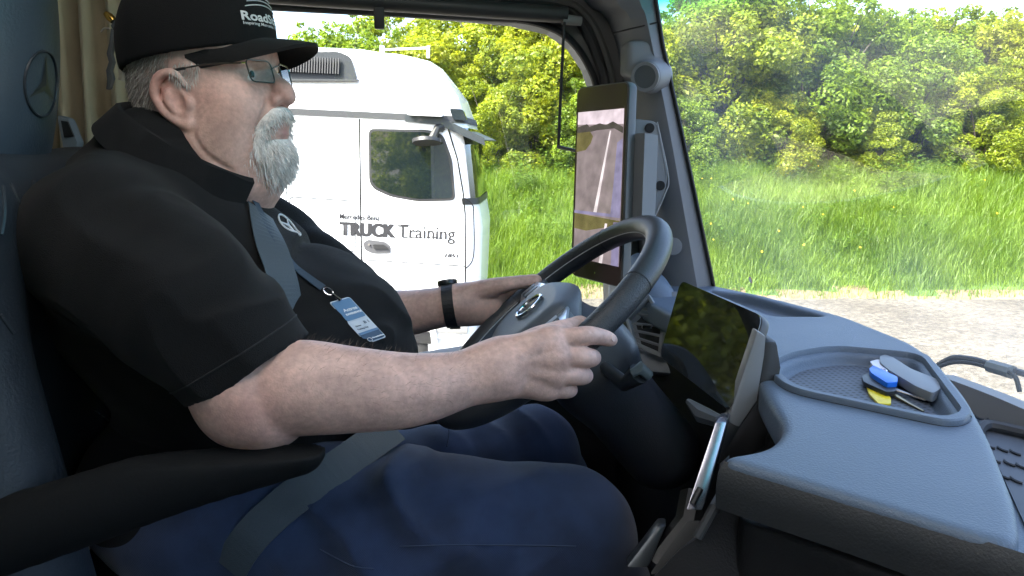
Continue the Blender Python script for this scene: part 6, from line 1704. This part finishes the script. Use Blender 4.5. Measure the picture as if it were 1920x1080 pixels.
# ------------------------------------------------------------------ seat belt
belt_m = mat('belt_webbing', (.055, .072, .088), .6, bump=.5, bscale=700)
sb = empty('seat_belt', (-.2, .95, -.6)); tag(sb, 'grey blue seat belt running across his chest and down to the buckle', 'seat belt')
P_, N_ = surf_path(shirt_bvh, [(484, 398), (498, 440), (514, 485), (528, 530), (538, 572)], 6, .004)
for px, py, dy in ((546, 610, -.004), (551, 645, -.010), (553, 670, -.02)):
    q = Vector(PY(px, py, P_[-1].y + dy)); h = shirt_bvh.find_nearest(q); P_.append(q); N_.append(N_[-1])
for _ in range(5):
    P_ = [P_[0]] + [(P_[i - 1] + P_[i] * 2 + P_[i + 1]) / 4 for i in range(1, len(P_) - 1)] + [P_[-1]]; N_ = [N_[0]] + [(N_[i - 1] + N_[i] * 2 + N_[i + 1]).normalized() for i in range(1, len(N_) - 1)] + [N_[-1]]
belt_like('chest_strap', P_, N_, .046, belt_m, sb, .0015)
both = BVHTree.FromPolygons([tuple(v) for v in np.concatenate([Vs, Vj])], [tuple(f) for f in Fs] + [tuple(f + len(Vs)) for f in Fj])
LB = [Vector(PY(740, 800, 1.0)), Vector(PY(690, 835, .97)), Vector(PY(620, 885, .915)), Vector(PY(560, 925, .885)), Vector(PY(500, 975, .865)), Vector(PY(455, 1025, .88)), Vector(PY(430, 1070, .90))]
LB = [Vector(p) for p in catmull([np.array(p) for p in LB], 5)]
NB_ = []
P2 = []
for p in LB:
    d = p.normalized(); h = both.ray_cast(d * .3, d)
    if h[0] is not None and h[0].length < p.length + .05: q = h[0] - d * .006; P2.append(q)
    else: P2.append(p)
for _ in range(6): P2 = [P2[0]] + [(P2[i - 1] + P2[i] * 2 + P2[i + 1]) / 4 for i in range(1, len(P2) - 1)] + [P2[-1]]
NB_ = [Vector((-.15, -.85, .5)).normalized()] * len(P2)
belt_like('lap_strap', P2, NB_, .047, belt_m, sb, .0015)

# ------------------------------------------------------------------ bunch of keys in the dashboard tray
keys = empty('key_bunch', tuple(PZ(1660, 750, -.322))); tag(keys, 'bunch of keys with grey, blue, black and yellow fobs in dash tray', 'keys')
KZ = -.311
def kp(px, py, z=KZ): return Vector(PZ(px, py, z))
def fob(name, pix, z, h, m, bev=.003, rad=.004):
    b = B(); b.prism([Vector(p) for p in round_poly([kp(*p, z) for p in pix], rad, 3)], (0, 0, h)); return b.build(name, m, keys, bevel=bev)
fob('yellow_tag', [(1616, 728), (1632, 728), (1664, 756), (1664, 768), (1640, 768), (1622, 748)], -.3105, .003, mat('yellow_plastic', (.75, .60, .02), .4), .0012, .004)
fob('black_fob', [(1608, 718), (1622, 712), (1668, 735), (1674, 748), (1655, 750), (1612, 730)], -.3075, .006, mat('black_fob', (.02, .022, .024), .4))
fob('white_tag', [(1624, 686), (1640, 682), (1686, 694), (1690, 704), (1640, 706)], -.300, .003, mat('white_plastic', (.62, .63, .72), .4), .001)
fob('blue_fob', [(1622, 706), (1630, 699), (1676, 722), (1676, 732), (1656, 734), (1626, 714)], -.302, .007, mat('blue_plastic', (.015, .16, .72), .35))
kh = [(1642, 688), (1652, 684), (1668, 690), (1700, 712), (1752, 734), (1757, 752), (1742, 762), (1710, 748), (1660, 716), (1642, 700)]
fob('grey_remote', kh, -.3065, .012, mat('grey_remote', (.16, .18, .20), .45), .004, .006)
key_m = mat('key_steel', (.45, .38, .22), .3, metal=1.0)
b = B(); b.tube([kp(1668, 735, -.305), kp(1700, 746, -.306), kp(1730, 757, -.307)], [.004, .0024, .0022], 8, flat=((0, 0, 1), .5)); b.build('key_blade', mat('key_dark', (.35, .34, .33), .3, metal=1.0), keys)
b = B(); b.tube([kp(1672, 748, -.308), kp(1700, 764, -.309), kp(1726, 778, -.310)], [.004, .0024, .0018], 8, flat=((0, 0, 1), .5)); b.build('key_blade', key_m, keys)
b = B(); rc = kp(1644, 704, -.300); b.tube([rc + Vector((.008 * math.cos(t), .008 * math.sin(t), .004 * math.cos(t))) for t in np.linspace(0, 2 * math.pi, 17)[:-1]], .001, 6, closed=True); b.build('key_ring', chrome_m, keys)
keys.location += Vector((.012, .011, 0))      # clear of the tray's near rim
